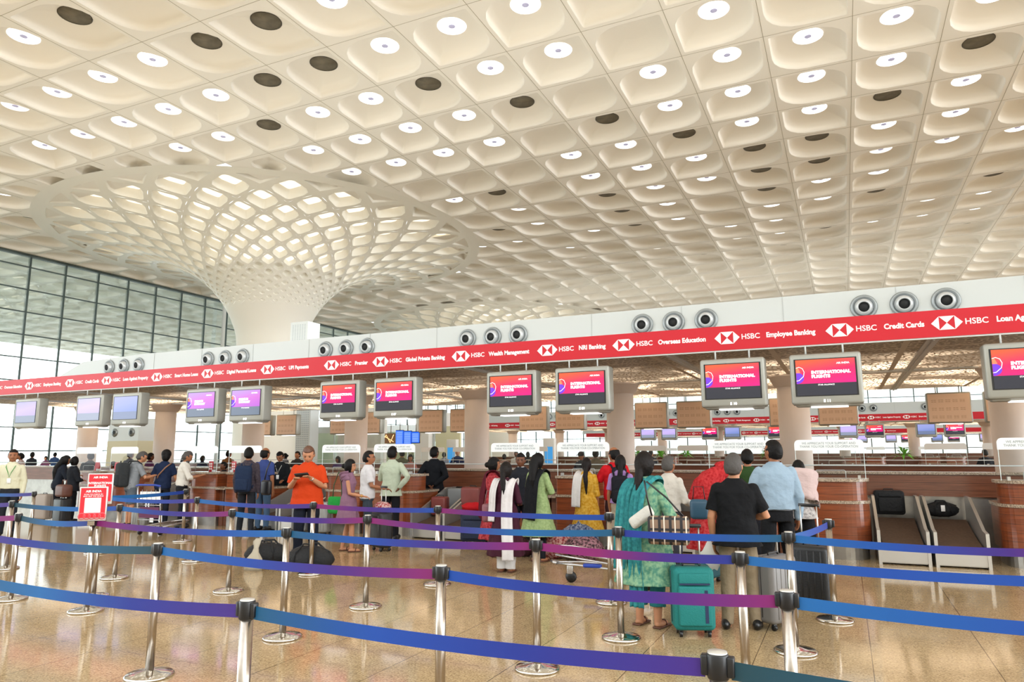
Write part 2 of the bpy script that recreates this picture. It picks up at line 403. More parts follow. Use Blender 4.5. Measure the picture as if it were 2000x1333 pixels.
# arc length table r(s)
TB = [prof_s(k/400) for k in range(401)]
NS = 25
def rz(r):
    import bisect
    rs = [p[0] for p in TB]
    # r dips slightly at the neck: search from the top
    for k in range(400, 0, -1):
        if TB[k-1][0] <= r <= TB[k][0]:
            t = (r-TB[k-1][0])/max(1e-9, TB[k][0]-TB[k-1][0]); return TB[k-1][1]+t*(TB[k][1]-TB[k-1][1])
    return TB[400][1]
def lattice_column(cx, cy, label, nlit):
    t = thing('support_column', label, 'column', (cx, cy, 0))
    # rows of the diamond lattice: radii grow so that each diamond stays about square on the surface
    r = 2.7
    levels = [2.7]
    while r < 12.4:
        z0 = rz(r); dr = .02; z1 = rz(r+dr); slope = math.hypot(dr, z1-z0)/dr
        h = 2*PI*r/NS/2*1.12; r += h/slope*max(.55, min(1, (r-1)/4)); levels.append(min(r, 12.45))
    levels = [2.7+(l-2.7)*(12.3-2.7)/(levels[-1]-2.7) for l in levels]; K = len(levels)-1
    b = MB(); lit = []
    def P(r_, th, off=0):
        z = rz(min(max(r_, 2.0), 12.45)); return Vector((r_*math.cos(th), r_*math.sin(th), z+off))
    def nrm(r_, th):
        d = .05; a = Vector((r_+d, 0, rz(min(r_+d, 12.45)))) - Vector((r_-d, 0, rz(r_-d))); n = Vector((a.z, 0, -a.x)).normalized()   # outwards and down
        return Vector((n.x*math.cos(th), n.x*math.sin(th), n.z))
    dth = 2*PI/NS
    for k in range(K-1):
        for s_ in range(NS):
            th = dth*(s_+.5*(k % 2)); r0, r1, r2 = levels[k], levels[k+1], levels[k+2]
            cor = [(r0, th), (r1, th+dth/2), (r2, th), (r1, th-dth/2)]
            # inner rounded diamond
            rm, tm = r1, th
            wide = min(1, max(.0, (r1-3.0)/2.5))
            sh = .80 if r1 > 5 else .45+.35*max(0, (r1-2.6)/2.4)
            inner = []; outer = []
            for c in range(4):
                a, bq, n_ = cor[c], cor[(c+1) % 4], cor[c-1]
                rounder = .34 if c in (1, 3) else .12
                for (q, f) in ((n_, rounder), (a, 0), (bq, rounder)):
                    rr = a[0]+(q[0]-a[0])*f; tt = a[1]+(q[1]-a[1])*f
                    outer.append((rr, tt))
                    if f == 0: rr, tt = a[0]+((n_[0]+bq[0])/2-a[0])*rounder*.62, a[1]+((n_[1]+bq[1])/2-a[1])*rounder*.62
                    inner.append((rm+(rr-rm)*sh, tm+(tt-tm)*sh))
            n = 12
            depth = .42*min(1, max(.12, (r1-2.6)/3)); N_ = nrm(r1, th)
            vo = [P(*q) for q in outer]; vi = [P(*q) for q in inner]; vb = [P(r1+(q[0]-r1)*.72, th+(q[1]-th)*.72)-N_*depth for q in inner]
            is_lit = r1 > 4.3
            b.add(vo+vi+vb, [(q, (q+1) % n, n+(q+1) % n, n+q) for q in range(n)], 0, False)
            b.add(vi+vb, [(q, (q+1) % n, n+(q+1) % n, n+q) for q in range(n)], 0, True)
            if is_lit: lit.append((P(r1, th), vb))
            else: b.add(vb, [tuple(range(n))], 0, False)
    # the triangles left below the first row and above the last one, then the shaft and the flat outer ring
    for s_ in range(NS):
        for kk, ra, rb_ in ((0, levels[1], levels[0]), (K-2, levels[K-1], levels[K])):
            th = dth*(s_+.5*(kk % 2)); par = [(ra, th+dth/2)]+[(rb_, th+dth*q/6) for q in range(7)]; pts = [P(*q) for q in par]
            if kk == 0: b.add(pts, [(0, q+1, q+2) for q in range(6)], 0, True); continue
            cr = (ra*.30+rb_*.70, th+dth/2); N_ = nrm(cr[0], cr[1])
            inn = [P(cr[0]+(q[0]-cr[0])*.66, cr[1]+(q[1]-cr[1])*.66) for q in par]; bot = [P(cr[0]+(q[0]-cr[0])*.40, cr[1]+(q[1]-cr[1])*.40)-N_*.30 for q in par]
            b.add(pts+inn, [(q, (q+1) % 8, 8+(q+1) % 8, 8+q) for q in range(8)], 0, False)
            b.add(inn+bot, [(q, (q+1) % 8, 8+(q+1) % 8, 8+q) for q in range(8)], 0, True); b.add(bot, [tuple(range(8))], 0, False)
    b.lathe([(1.95, 0), (1.9, 6.0)]+[(p[0], p[1]) for p in TB[:400:3] if p[1] < rz(levels[0])-.02]+[(levels[0], rz(levels[0]))], seg=150, cap=False)
    rt = levels[K]
    b.lathe([(rt, rz(rt)), (rt+.2, ZM-.012), (rt+.55, ZM-.006)], seg=150, cap=False, smooth=True)
    b.build('lattice', white_m, t)
    lit.sort(key=lambda q: (q[0]+Vector((cx, cy, -EYE))).length)
    rest = MB()
    for q, (p, vb) in enumerate(lit):
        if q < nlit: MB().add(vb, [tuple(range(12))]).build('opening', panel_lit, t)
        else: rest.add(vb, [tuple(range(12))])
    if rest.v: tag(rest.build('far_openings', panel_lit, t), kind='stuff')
    # thin service cabinet against the shaft
    return t
col_a = lattice_column(*COLS[0], 'nearer white flaring column with a lattice of lit openings, left of centre', 98)
col_b = lattice_column(*COLS[1], 'farther white flaring column, only its lattice ring seen above the island roof', 40)

# ---- glazed wall on the left, the glass is clear green and the roof runs on outside
glass_m = bpy.data.materials.new('green_glass'); glass_m.use_nodes = True
N, L = glass_m.node_tree.nodes, glass_m.node_tree.links; N.clear()
o_ = N.new('ShaderNodeOutputMaterial'); tr = N.new('ShaderNodeBsdfTransparent'); gl = N.new('ShaderNodeBsdfGlossy'); mx_ = N.new('ShaderNodeMixShader')
tr.inputs[0].default_value = (.88, .95, .93, 1); gl.inputs['Roughness'].default_value = .02; gl.inputs[0].default_value = (.8, .9, .88, 1); mx_.inputs[0].default_value = .42
L.new(tr.outputs[0], mx_.inputs[1]); L.new(gl.outputs[0], mx_.inputs[2]); L.new(mx_.outputs[0], o_.inputs[0])
mull = mat('mullion_dark_steel', '#4d5a58', rough=.5, metal=.3)
white_steel = mat('white_steel', '#e4e6e2', rough=.5)
GX = -47.5
wl = MB(); wl.add([(GX, -6, 0), (GX, 95, 0), (GX, 95, ZM-.01), (GX, -6, ZM-.01)], [(0, 1, 2, 3)])
wl = wl.build('window_1', glass_m); tag(wl, kind='structure')
fr = MB(); y = -5.4; k = 0
while y < 95:
    fr.box(GX+.02, GX+.12, y-.045, y+.045, 0, ZM-.01)
    y += 2.35; k += 1
z = 1.2
for q in range(10):
    z = .4+q*1.48
    fr.box(GX+.02, GX+.10, -6, 95, z-.035, z+.035)
fr.box(GX-.1, GX+.2, -6, 95, ZM-.16, ZM-.01)
# spider fittings at the crossings
f_ = fr.build('window_frame', mull, wl)
tube_ = MB()
for y in (22.0, 43.2, 64.5): tube_.tube([(GX+.55, y, 0), (GX+.55, y, ZM-.05)], .16, 12)
tag(tube_.build('trim_2', white_steel), kind='structure')
# far glazed end wall beyond the last island
wf = MB(); wf.add([(GX, 95, 0), (50, 95, 0), (50, 95, ZM-.01), (GX, 95, ZM-.01)], [(0, 1, 2, 3)])
wf = wf.build('window_2', glass_m); tag(wf, kind='structure')
fr = MB(); x = GX
while x < 50: fr.box(x-.05, x+.05, 94.8, 94.96, 0, ZM-.01); x += 2.4
for q in range(10): fr.box(GX, 50, 94.84, 94.96, .4+q*1.48-.04, .4+q*1.48+.04)
fr.build('window_frame', mull, wf)

wb = MB().box(GX, 80, -24.3, -24, 0, ZM-.01).build('wall_light_block', mat('light_block_wall', '#d9d6cc', rough=.7)); tag(wb, kind='structure')  # unseen wall, added to hold back sky light from behind the camera
# ================================================================ CHECK-IN ISLANDS
PITCHX = 4.15
def CX(k): return -0.93-PITCHX*k
m_red = mat('banner_red', '#cb1428', rough=.35, spec=.4)
m_white = mat('print_white', '#ffffff', rough=.5)
m_roofw = mat('roof_white', '#ccd1d0', rough=.35)
m_seam = mat('seam_grey', '#b9bdbc', rough=.6)
m_alu = mat('brushed_aluminium', '#c3c4c2', rough=.35, metal=.9)
m_dark = mat('dark_throat', '#0e1011', rough=.6)
m_nozz = mat('nozzle_grey', '#9aa0a2', rough=.35, metal=.6)
m_nozl = mat('nozzle_light_grey', '#c9cdcf', rough=.35, metal=.4)
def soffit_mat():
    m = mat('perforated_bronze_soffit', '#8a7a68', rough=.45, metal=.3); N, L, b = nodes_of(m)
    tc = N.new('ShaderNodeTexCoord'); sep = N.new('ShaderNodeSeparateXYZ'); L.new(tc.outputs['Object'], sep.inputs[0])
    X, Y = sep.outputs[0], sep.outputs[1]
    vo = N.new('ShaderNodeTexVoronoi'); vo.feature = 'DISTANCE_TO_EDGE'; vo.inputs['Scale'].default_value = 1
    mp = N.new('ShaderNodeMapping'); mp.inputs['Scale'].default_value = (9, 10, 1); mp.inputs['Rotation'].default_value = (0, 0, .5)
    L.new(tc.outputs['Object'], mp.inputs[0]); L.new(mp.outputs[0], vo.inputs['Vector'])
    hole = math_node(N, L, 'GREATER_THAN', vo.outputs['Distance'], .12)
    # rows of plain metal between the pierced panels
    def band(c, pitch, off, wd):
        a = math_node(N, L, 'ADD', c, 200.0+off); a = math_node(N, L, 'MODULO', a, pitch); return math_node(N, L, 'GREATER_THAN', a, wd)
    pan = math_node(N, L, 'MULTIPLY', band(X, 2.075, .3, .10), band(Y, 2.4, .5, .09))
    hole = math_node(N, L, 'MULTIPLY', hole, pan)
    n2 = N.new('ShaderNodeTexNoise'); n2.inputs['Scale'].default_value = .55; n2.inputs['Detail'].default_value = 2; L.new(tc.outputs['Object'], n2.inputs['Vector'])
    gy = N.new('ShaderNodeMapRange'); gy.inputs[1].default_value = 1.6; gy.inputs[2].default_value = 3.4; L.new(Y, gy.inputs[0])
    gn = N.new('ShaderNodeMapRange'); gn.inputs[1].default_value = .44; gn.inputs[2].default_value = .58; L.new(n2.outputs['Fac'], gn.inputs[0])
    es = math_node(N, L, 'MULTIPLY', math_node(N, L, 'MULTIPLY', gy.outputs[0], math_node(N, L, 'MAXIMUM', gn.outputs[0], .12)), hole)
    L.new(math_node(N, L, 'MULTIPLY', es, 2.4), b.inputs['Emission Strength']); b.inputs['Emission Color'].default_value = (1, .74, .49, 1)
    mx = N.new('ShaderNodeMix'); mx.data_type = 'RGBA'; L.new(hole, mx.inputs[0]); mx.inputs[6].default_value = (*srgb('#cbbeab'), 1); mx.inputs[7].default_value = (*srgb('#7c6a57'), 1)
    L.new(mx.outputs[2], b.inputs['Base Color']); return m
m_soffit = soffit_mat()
def wood_mat(name, c1, c2, axis=2, pitch=.125):
    m = mat(name, c1, rough=.28, coat=.25); N, L, b = nodes_of(m)
    tc = N.new('ShaderNodeTexCoord'); mp = N.new('ShaderNodeMapping'); mp.inputs['Scale'].default_value = (1.2, 1.2, 26); L.new(tc.outputs['Object'], mp.inputs[0])
    nz = N.new('ShaderNodeTexNoise'); nz.inputs['Scale'].default_value = 2.2; nz.inputs['Detail'].default_value = 6; L.new(mp.outputs[0], nz.inputs['Vector'])
    rp = N.new('ShaderNodeMapRange'); rp.inputs[1].default_value = .3; rp.inputs[2].default_value = .7; L.new(nz.outputs['Fac'], rp.inputs[0])
    mx = N.new('ShaderNodeMix'); mx.data_type = 'RGBA'; L.new(rp.outputs[0], mx.inputs[0]); mx.inputs[6].default_value = (*srgb(c2), 1); mx.inputs[7].default_value = (*srgb(c1), 1)
    sep = N.new('ShaderNodeSeparateXYZ'); L.new(tc.outputs['Object'], sep.inputs[0])
    a = math_node(N, L, 'MODULO', math_node(N, L, 'ADD', sep.outputs[2], 10.0), pitch); g = math_node(N, L, 'LESS_THAN', a, .006)
    m2 = N.new('ShaderNodeMix'); m2.data_type = 'RGBA'; L.new(g, m2.inputs[0]); L.new(mx.outputs[2], m2.inputs[6]); m2.inputs[7].default_value = (*srgb('#3c1d10'), 1)
    L.new(m2.outputs[2], b.inputs['Base Color']); return m
m_wood = wood_mat('desk_wood', '#8f4a26', '#6c3319')
m_wood2 = wood_mat('counter_wood', '#7c4a32', '#5e3422')
m_gran = mat('speckled_granite', '#b9a690', rough=.2, noise=.62, scale=60)
m_steel = mat('brushed_steel', '#a9a6a0', rough=.28, metal=.85, noise=.15, scale=6)
m_steel_lt = mat('steel_light', '#c9c8c4', rough=.3, metal=.7)
m_belt = mat('conveyor_rubber', '#5b4433', rough=.75, noise=.25, scale=25)
m_colp = mat('round_column_paint', '#e6dcd6', rough=.5)
m_mon = mat('monitor_housing', '#a3a49c', rough=.4, metal=.25)
m_bez = mat('bezel_black', '#15161a', rough=.3)
m_wallp = mat('panel_pale', '#d9d6cf', rough=.5)
clear_m = bpy.data.materials.new('clear_acrylic'); clear_m.use_nodes = True
N, L = clear_m.node_tree.nodes, clear_m.node_tree.links; N.clear()
o_ = N.new('ShaderNodeOutputMaterial'); tr = N.new('ShaderNodeBsdfTransparent'); gl = N.new('ShaderNodeBsdfGlossy'); mx_ = N.new('ShaderNodeMixShader'); fr_ = N.new('ShaderNodeFresnel')
tr.inputs[0].default_value = (.93, .96, .955, 1); gl.inputs['Roughness'].default_value = .03; fr_.inputs[0].default_value = 1.35
L.new(fr_.outputs[0], mx_.inputs[0]); L.new(tr.outputs[0], mx_.inputs[1]); L.new(gl.outputs[0], mx_.inputs[2]); L.new(mx_.outputs[0], o_.inputs[0])

def island_shell(y0, x0, x1, which, detail=True):
    t = thing('island_canopy', f'long canopy of the {which} check-in island, pierced bronze underside, white roof box', 'canopy', (0, y0, 0))
    # soffit slab
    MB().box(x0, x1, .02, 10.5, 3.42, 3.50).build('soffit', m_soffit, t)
    MB().box(x0, x1, .16, 10.34, 3.50, 3.80).build('core', m_roofw, t)
    ch = MB()
    for k in range(-2, 7):
        xx = CX(k)+2.3
        if x0 < xx < x1: ch.box(xx-.09, xx+.09, .02, 10.5, 3.395, 3.42); ch.box(xx-.012, xx+.012, .02, 10.5, 3.37, 3.395)
    ch.box(x0, x1, 4.9, 5.15, 3.385, 3.42)
    ch.build('channel', m_alu, t)
    # white roof box with a stepped left end, an open well on top for the added fill lights
    rb = MB()
    e = x0+(3.5 if which != 'near' else 0)
    xl = -21.5 if which == 'near' else x0
    prof = [(xl-1.1, 3.8), (xl-1.05, 4.15), (xl, 4.53), (xl+2.6, 4.62), (x1, 4.62), (x1, 3.8)]
    for yy in (1.72, 8.6):
        M = Matrix(((1, 0, 0, 0), (0, 0, 1, yy), (0, 1, 0, 0), (0, 0, 0, 1)))
        vs = [(x, yy, z) for x, z in prof]+[(x, yy+.06, z) for x, z in prof]; n = len(prof)
        rb.add(vs, [tuple(range(n))[::-1], tuple(range(n, 2*n))]+[(i, (i+1) % n, n+(i+1) % n, n+i) for i in range(n)])
    rb.box(xl, x1, 1.78, 8.6, 3.8, 3.84)
    rb.box(x0, x1, .10, 1.72, 3.80, 3.82)
    rb.build('roof_box', m_roofw, t)
    sm = MB(); xx = -20.2
    while xx < x1: sm.box(xx-.006, xx+.006, 1.712, 1.72, 3.8, 4.61); xx += 1.93
    sm.build('seam', m_seam, t)
    return t
SERV = ['Employee Banking', 'Credit Cards', 'Loan Against Property', 'Smart Home Loans', 'Digital Personal Loans', 'UPI Payments', 'Premier', 'Global Private Banking', 'Wealth Management', 'NRI Banking', 'Overseas Education', 'Employee Banking', 'Credit Cards', 'Loan Against Property']
LOGX = [-21.08, -19.28, -17.76, -15.84, -14.06, -12.13, -10.26, -8.94, -6.97, -5.07, -3.56, -1.72, .05, 1.55]
def hex_logo(parent, x, z, h=.21):
    b = MB(); w_ = h*2; T = .006
    for tri in (((-w_/2, 0), (-w_/4, h/2), (-w_/4, -h/2)), ((w_/2, 0), (w_/4, -h/2), (w_/4, h/2)), ((-w_/4, h/2), (w_/4, h/2), (0, 0)), ((-w_/4, -h/2), (0, 0), (w_/4, -h/2))):
        vs = [(x+p, -T-.02, z+q) for p, q in tri]+[(x+p, -.02, z+q) for p, q in tri]
        b.add(vs, [(0, 1, 2), (5, 4, 3), (0, 3, 4, 1), (1, 4, 5, 2), (2, 5, 3, 0)])
    return b.build('emblem', m_white, parent)
def banner(y0, x0, x1, which):
    t = thing('red_banner', f'long red bank banner with white emblems along the front edge of the {which} island canopy', 'banner', (0, y0, 0))
    MB().box(x0, x1, -.02, .02, 3.41, 3.83).build('banner_board', m_red, t)
    MB().box(x0, x1, -.01, .03, 3.385, 3.41).build('edge_trim', m_roofw, t)
    for x, s_ in list(zip(LOGX, SERV))+[(3.45, 'Smart Home Loans')]:
        hex_logo(t, x, 3.62)
        put_text('lettering', 'HSBC', .125, m_white, t, (x+.235, -.02, 3.62), bold=.002, extrude=.003)
        put_text('lettering', s_, .116, m_white, t, (x+.64, -.02, 3.622), bold=.0045, extrude=.003, sx=.90)
    for x, s_ in ((-22.9, 'Overseas Education'), (-24.9, 'NRI Banking')):
        hex_logo(t, x, 3.62); put_text('lettering', 'HSBC', .125, m_white, t, (x+.235, -.02, 3.62), bold=.002, extrude=.003)
        put_text('lettering', s_, .116, m_white, t, (x+.64, -.02, 3.622), bold=.0045, extrude=.003, sx=.90)
    return t
# ---- round jet nozzles
def nozzle():
    t = empty('air_nozzle'); M = Matrix.Rotation(PI/2, 4, 'X')
    MB().lathe([(.15, 0), (.225, 0), (.23, .02), (.215, .05), (.185, .045), (.165, .02), (.15, .01)], seg=32, M=M, cap=False).build('flange', m_nozz, t)
    Mb = Matrix.Translation((0, 0, -.0)) @ Matrix.Rotation(PI/2+.12, 4, 'X')
    MB().lathe([(.16, .0), (.155, .05), (.135, .10), (.105, .13), (.095, .125), (.09, .10)], seg=32, M=Mb, cap=False).build('ball', m_nozl, t)
    MB().lathe([(.155, .01), (.155, .03), (.145, .03), (.145, .01)], seg=32, M=M, cap=False).build('gasket', m_dark, t)
    MB().lathe([(.0, .098), (.095, .10), (.095, .06), (0, .06)], seg=24, M=Mb, cap=False).build('throat', m_dark, t)
    return t
# ---- desks, footprints in X and Y measured from the pair centre; local y 0 = desk front
def desk(side):
    """one check-in desk, rounded outer front corner; side +1 right, -1 left"""
    t = empty('check_in_desk')
    x0, x1 = .15, 1.22
    def fp(ins=0, xa=x0, xb=x1, ya=0, yb=.95, r=.34):
        return [(p*side, q) for p, q in rrect(xa+ins*.3, xb-ins, ya+ins, yb-ins, [.03, r, .03, .03], 8)][::side]
    MB().prism(fp(.05), 0, .24, smooth=False).build('plinth', m_steel, t)
    MB().prism(fp(0), .24, .86).build('lower_body', m_wood, t)
    MB().prism(fp(-.02), .86, .905).build('ledge', m_gran, t)
    MB().prism(fp(.02, yb=.5), .905, 1.20).build('upper_body', m_wood, t)
    MB().prism(fp(-.02, yb=.52), 1.20, 1.245).build('worktop', m_gran, t)
    # inner wing with its own low ledge towards the middle of the pair
    MB().prism([(p*side, q) for p, q in rrect(.01, .15, .12, .95, .02, 2)][::side], .0, .84).build('wing', m_wood2, t)
    MB().prism([(p*side, q) for p, q in rrect(.005, .15, -.02, .98, .01, 3)][::side], .84, .885).build('wing_ledge', m_gran, t)
    return t
def shield(wr=1.0, text=True):
    t = empty('counter_shield')
    w_ = .5*wr
    MB().add([(-w_, 0, 1.245), (w_, 0, 1.245), (w_, 0, 1.70), (-w_, 0, 1.70)], [(0, 1, 2, 3)]).build('clear_sheet', clear_m, t)
    b = MB(); poly = rrect(-w_-.01, w_+.01, 1.69, 1.86, [.0, .0, .07, .07], 5); n = len(poly)
    b.add([(x, -.008, z) for x, z in poly]+[(x, .008, z) for x, z in poly], [tuple(range(n)), tuple(range(n, 2*n))[::-1]]+[(i, n+i, n+(i+1) % n, (i+1) % n) for i in range(n)])
    for sx in (-1, 1): MB().box(sx*w_-.004, sx*w_+.004, -.004, .004, 1.245, 1.69).build('sheet_edge', mat('acrylic_edge', '#dfeeee', rough=.2), t)
    b.build('header', mat('shield_header_white', '#eef3f4', rough=.4), t)
    for sx in (-1, 1): MB().box(sx*w_*.82-.02, sx*w_*.82+.02, -.04, .04, 1.245, 1.30).build('bracket', m_alu, t)
    MB().tube([(-.22, .02, 1.25), (-.22, .02, 1.36), (-.2, .02, 1.38), (.2, .02, 1.38), (.22, .02, 1.36), (.22, .02, 1.25)], .006, 6).build('hand_slot_frame', m_roofw, t)
    if text:
        g_ = mat('grey_letter', '#8d979a', rough=.6)
        put_text('lettering', 'WE APPRECIATE YOUR SUPPORT AND\nTHANK YOU FOR YOUR CO-OPERATION', .052, g_, t, (0, -.009, 1.775), align='CENTER', sx=.88, extrude=.001)
    return t
def belt_unit():
    t = empty('baggage_belt')
    w_ = .345
    MB().box(-w_, w_, .0, .05, .04, .27).box(-w_+.04, w_-.04, .05, 1.9, .02, .2).build('front_plate', m_steel_lt, t)
    prof = [(.02, .28), (.5, .34), (1.0, .44), (1.55, .56), (1.9, .50)]
    b = MB(); n = len(prof)
    b.add([(-w_+.07, y, z) for y, z in prof]+[(w_-.07, y, z) for y, z in prof]+[(-w_+.07, y, z-.06) for y, z in prof]+[(w_-.07, y, z-.06) for y, z in prof],
          [(i, n+i, n+i+1, i+1) for i in range(n-1)]+[(2*n+i, 2*n+i+1, 3*n+i+1, 3*n+i) for i in range(n-1)]+[(0, 2*n, 3*n, n)]+[(i, i+1, 2*n+i+1, 2*n+i) for i in range(n-1)]+[(n+i, 3*n+i, 3*n+i+1, n+i+1) for i in range(n-1)], 0, False)
    b.build('belt', m_belt, t)
    for sx in (-1, 1):
        b = MB(); pr_ = [(-.02, 0), (-.02, .50), (.25, .52), (1.35, .93), (1.75, .93), (1.75, 0)]; n = len(pr_)
        xa, xb = (sx*w_-.045*(sx > 0), sx*w_+.045*(sx < 0)) if sx > 0 else (sx*w_, sx*w_+.045)
        xa, xb = min(xa, xb), max(xa, xb)
        b.add([(xa, y, z) for y, z in pr_]+[(xb, y, z) for y, z in pr_], [tuple(range(n)), tuple(range(n, 2*n))[::-1]]+[(i, n+i, n+(i+1) % n, (i+1) % n) for i in range(n)])
        b.build('side_frame', m_steel_lt, t)
    return t
# ---- hanging monitors
def screen_mat(name, kind):
    m = bpy.data.materials.new(name); m.use_nodes = True; N, L, b = nodes_of(m)
    b.inputs['Base Color'].default_value = (0, 0, 0, 1); b.inputs['Roughness'].default_value = .12
    tc = N.new('ShaderNodeTexCoord'); sep = N.new('ShaderNodeSeparateXYZ'); L.new(tc.outputs['Object'], sep.inputs[0])
    X = math_node(N, L, 'MULTIPLY_ADD', sep.outputs[0], 1/.88, .5); Z = math_node(N, L, 'MULTIPLY_ADD', sep.outputs[2], 1/.58, .5)
    r = N.new('ShaderNodeValToRGB'); e = r.color_ramp.elements
    cols = {'intl': ('#e8008a', '#f01a66', '#f6603a'), 'prem': ('#b64ad2', '#d05fd0', '#b98be0'), 'pale': ('#b9a6e6', '#c9b4ee', '#b8b0e8'), 'blue': ('#6f86c8', '#8f9bd8', '#9aa0dc')}[kind]
    e[0].position = .1; e[0].color = (*srgb(cols[0]), 1); e[1].position = 1; e[1].color = (*srgb(cols[2]), 1); q = r.color_ramp.elements.new(.6); q.color = (*srgb(cols[1]), 1)
    L.new(math_node(N, L, 'MULTIPLY_ADD', Z, 1.1, math_node(N, L, 'MULTIPLY', X, -.25)), r.inputs[0])
    low = math_node(N, L, 'LESS_THAN', Z, .33)
    mx = N.new('ShaderNodeMix'); mx.data_type = 'RGBA'; L.new(low, mx.inputs[0]); L.new(r.outputs[0], mx.inputs[6])
    mx.inputs[7].default_value = (*srgb({'intl': '#2c2e3b', 'prem': '#5a6a80', 'pale': '#8e97ad', 'blue': '#6d7ca0'}[kind]), 1)
    L.new(mx.outputs[2], b.inputs['Emission Color']); b.inputs['Emission Strength'].default_value = .85
    return m
SCR = {k: screen_mat('screen_'+k, k) for k in ('intl', 'prem', 'pale', 'blue')}
m_let = mat('screen_letter', '#ffffff', emis='#ffffff', es=.75)
m_purple = mat('screen_purple', '#5a2fb0', emis='#6a2fc8', es=.6)
m_orange = mat('screen_orange', '#e86a4a', emis='#f4805a', es=.6)
m_strip = mat('light_strip', '#ffffff', emis='#fffaff', es=1.6)
m_board = mat('board_bronze', '#dfc2aa', rough=.4, metal=.15)
m_boardd = mat('board_slots', '#a8825f', rough=.6)
def monitor(kind, number, back=False):
    t = empty('hanging_monitor')
    hw, z0, z1 = .535, 2.40, 3.25
    b = MB(); b.rbox(-hw, hw, 0, .30, z0+.02, z1, r=.045, seg=3)
    b.rbox(-hw*.9, hw*.9, .05, .28, z0-.01, z0+.08, r=.03, seg=2)
    b.build('housing', m_mon, t)
    MB().box(-.465, .465, -.006, .01, 2.555, 3.165).build('bezel', m_bez, t)
    b = MB(); b.add([(-.44, 0, -.29), (.44, 0, -.29), (.44, 0, .29), (-.44, 0, .29)], [(0, 1, 2, 3)])
    s_ = b.build('screen', SCR[kind], t, (0, -.009, 2.86))
    for x in (-.28, .28): MB().tube([(x, .12, z1-.02), (x, .12, 3.44)], .014, 8).build('hanger', m_roofw, t)
    MB().box(-.25, .3, .05, .25, z0-.022, z0-.008).build('light_strip', m_strip, t)
    if number: put_text('number', number, .062, m_let, t, (0, -.004, z0+.075), align='CENTER', bold=.002)
    if kind in ('intl', 'prem'):
        a = ('INTERNATIONAL\nFLIGHTS' if kind == 'intl' else 'PREMIUM\nECONOMY')
        put_text('caption', a, .066, m_let, s_, (-.21, -.003, .045), bold=.0042, sx=1.12 if kind == 'intl' else 1.05, extrude=.0008)
        put_text('caption', 'AIR INDIA', .038, m_let, s_, (.17, -.003, .215), bold=.001, sx=1.1, extrude=.0008)
        put_text('caption', 'STAR ALLIANCE', .034, m_let, s_, (-.12, -.003, -.125), extrude=.0008)
        # disc cut by the left edge with a white outline above it
        b = MB(); pts = [(-.438, -.095)]+[(-.438+.10*math.sin(a_)*1.25, .0+.105*-math.cos(a_)) for a_ in [k*PI/14 for k in range(0, 15)]]
        pts = [(-.438, -.098)]+[(-.438+.115*math.sin(k*PI/14), -.005-.093*math.cos(k*PI/14)) for k in range(1, 14)]+[(-.438, .088)]
        b.add([(x, -.002, z) for x, z in pts], [tuple(range(len(pts)))]); b.build('disc', m_purple, s_)
        b = MB(); b.add([(-.438, -.0022, .08), (-.37, -.0022, .08), (-.41, -.0022, .17), (-.438, -.0022, .17)], [(0, 1, 2, 3)]); b.build('motif', m_orange, s_)
        MB().tube([(-.438, -.004, -.05), (-.40, -.004, -.045), (-.33, -.004, .02), (-.315, -.004, .09), (-.34, -.004, .15), (-.39, -.004, .175), (-.438, -.004, .16)], .0045, 5).build('outline', m_let, s_)
    return t
def back_board():
    t = empty('hanging_board')
    MB().rbox(-.535, .535, 0, .30, 2.40, 3.25, r=.04, seg=2).build('housing', m_mon, t)
    MB().box(-.50, .50, -.006, .01, 2.44, 3.21).build('bronze_back', m_board, t)
    s_ = MB()
    for r_ in range(3):
        for c in range(5):
            for q in range(3):
                s_.box(-.42+c*.17, -.42+c*.17+.055, -.009, -.005, 2.54+r_*.22+q*.03, 2.548+r_*.22+q*.03)
                s_.box(-.42+c*.17+.065, -.42+c*.17+.12, -.009, -.005, 2.54+r_*.22+q*.03, 2.548+r_*.22+q*.03)
    s_.build('slots', m_boardd, t)
    for x in (-.28, .28): MB().tube([(x, .12, 3.23), (x, .12, 3.44)], .014, 8).build('hanger', m_roofw, t)
    MB().box(-.25, .3, .05, .25, 2.378, 2.396).build('light_strip', m_strip, t)
    return t
def round_column(h=3.42):
    t = empty('round_column')
    MB().lathe([(.345, 0), (.345, h)], seg=36).build('shaft', m_colp, t)
    MB().lathe([(.345, h-.28), (.40, h-.26), (.50, h-.06), (.52, h-.05), (.52, h), (.345, h)], seg=36, cap=False).build('capital', m_colp, t)
    return t
ORD = ['first', 'second', 'third', 'fourth', 'fifth', 'sixth', 'seventh', 'eighth', 'ninth', 'tenth', 'eleventh', 'twelfth', 'thirteenth', 'fourteenth', 'fifteenth', 'sixteenth']
ISL = [('near', 12.6, -26.5, 7.5), ('second', 48.5, -29, 19), ('third', 84.2, -29, 30)]
P_noz = nozzle(); P_desk = {1: desk(1), -1: desk(-1)}; P_sh = shield(1.0, True); P_shb = shield(1.0, False); P_belt = belt_unit(); P_board = back_board(); P_col = round_column()
first = set()
def place(proto, loc, rz=0, label=None, cat=None, group=None):
    if id(proto) in first: o = copy_tree(proto)
    else: first.add(id(proto)); o = proto
    o.location = loc; o.rotation_euler = (0, 0, rz); tag(o, label, cat, group); return o
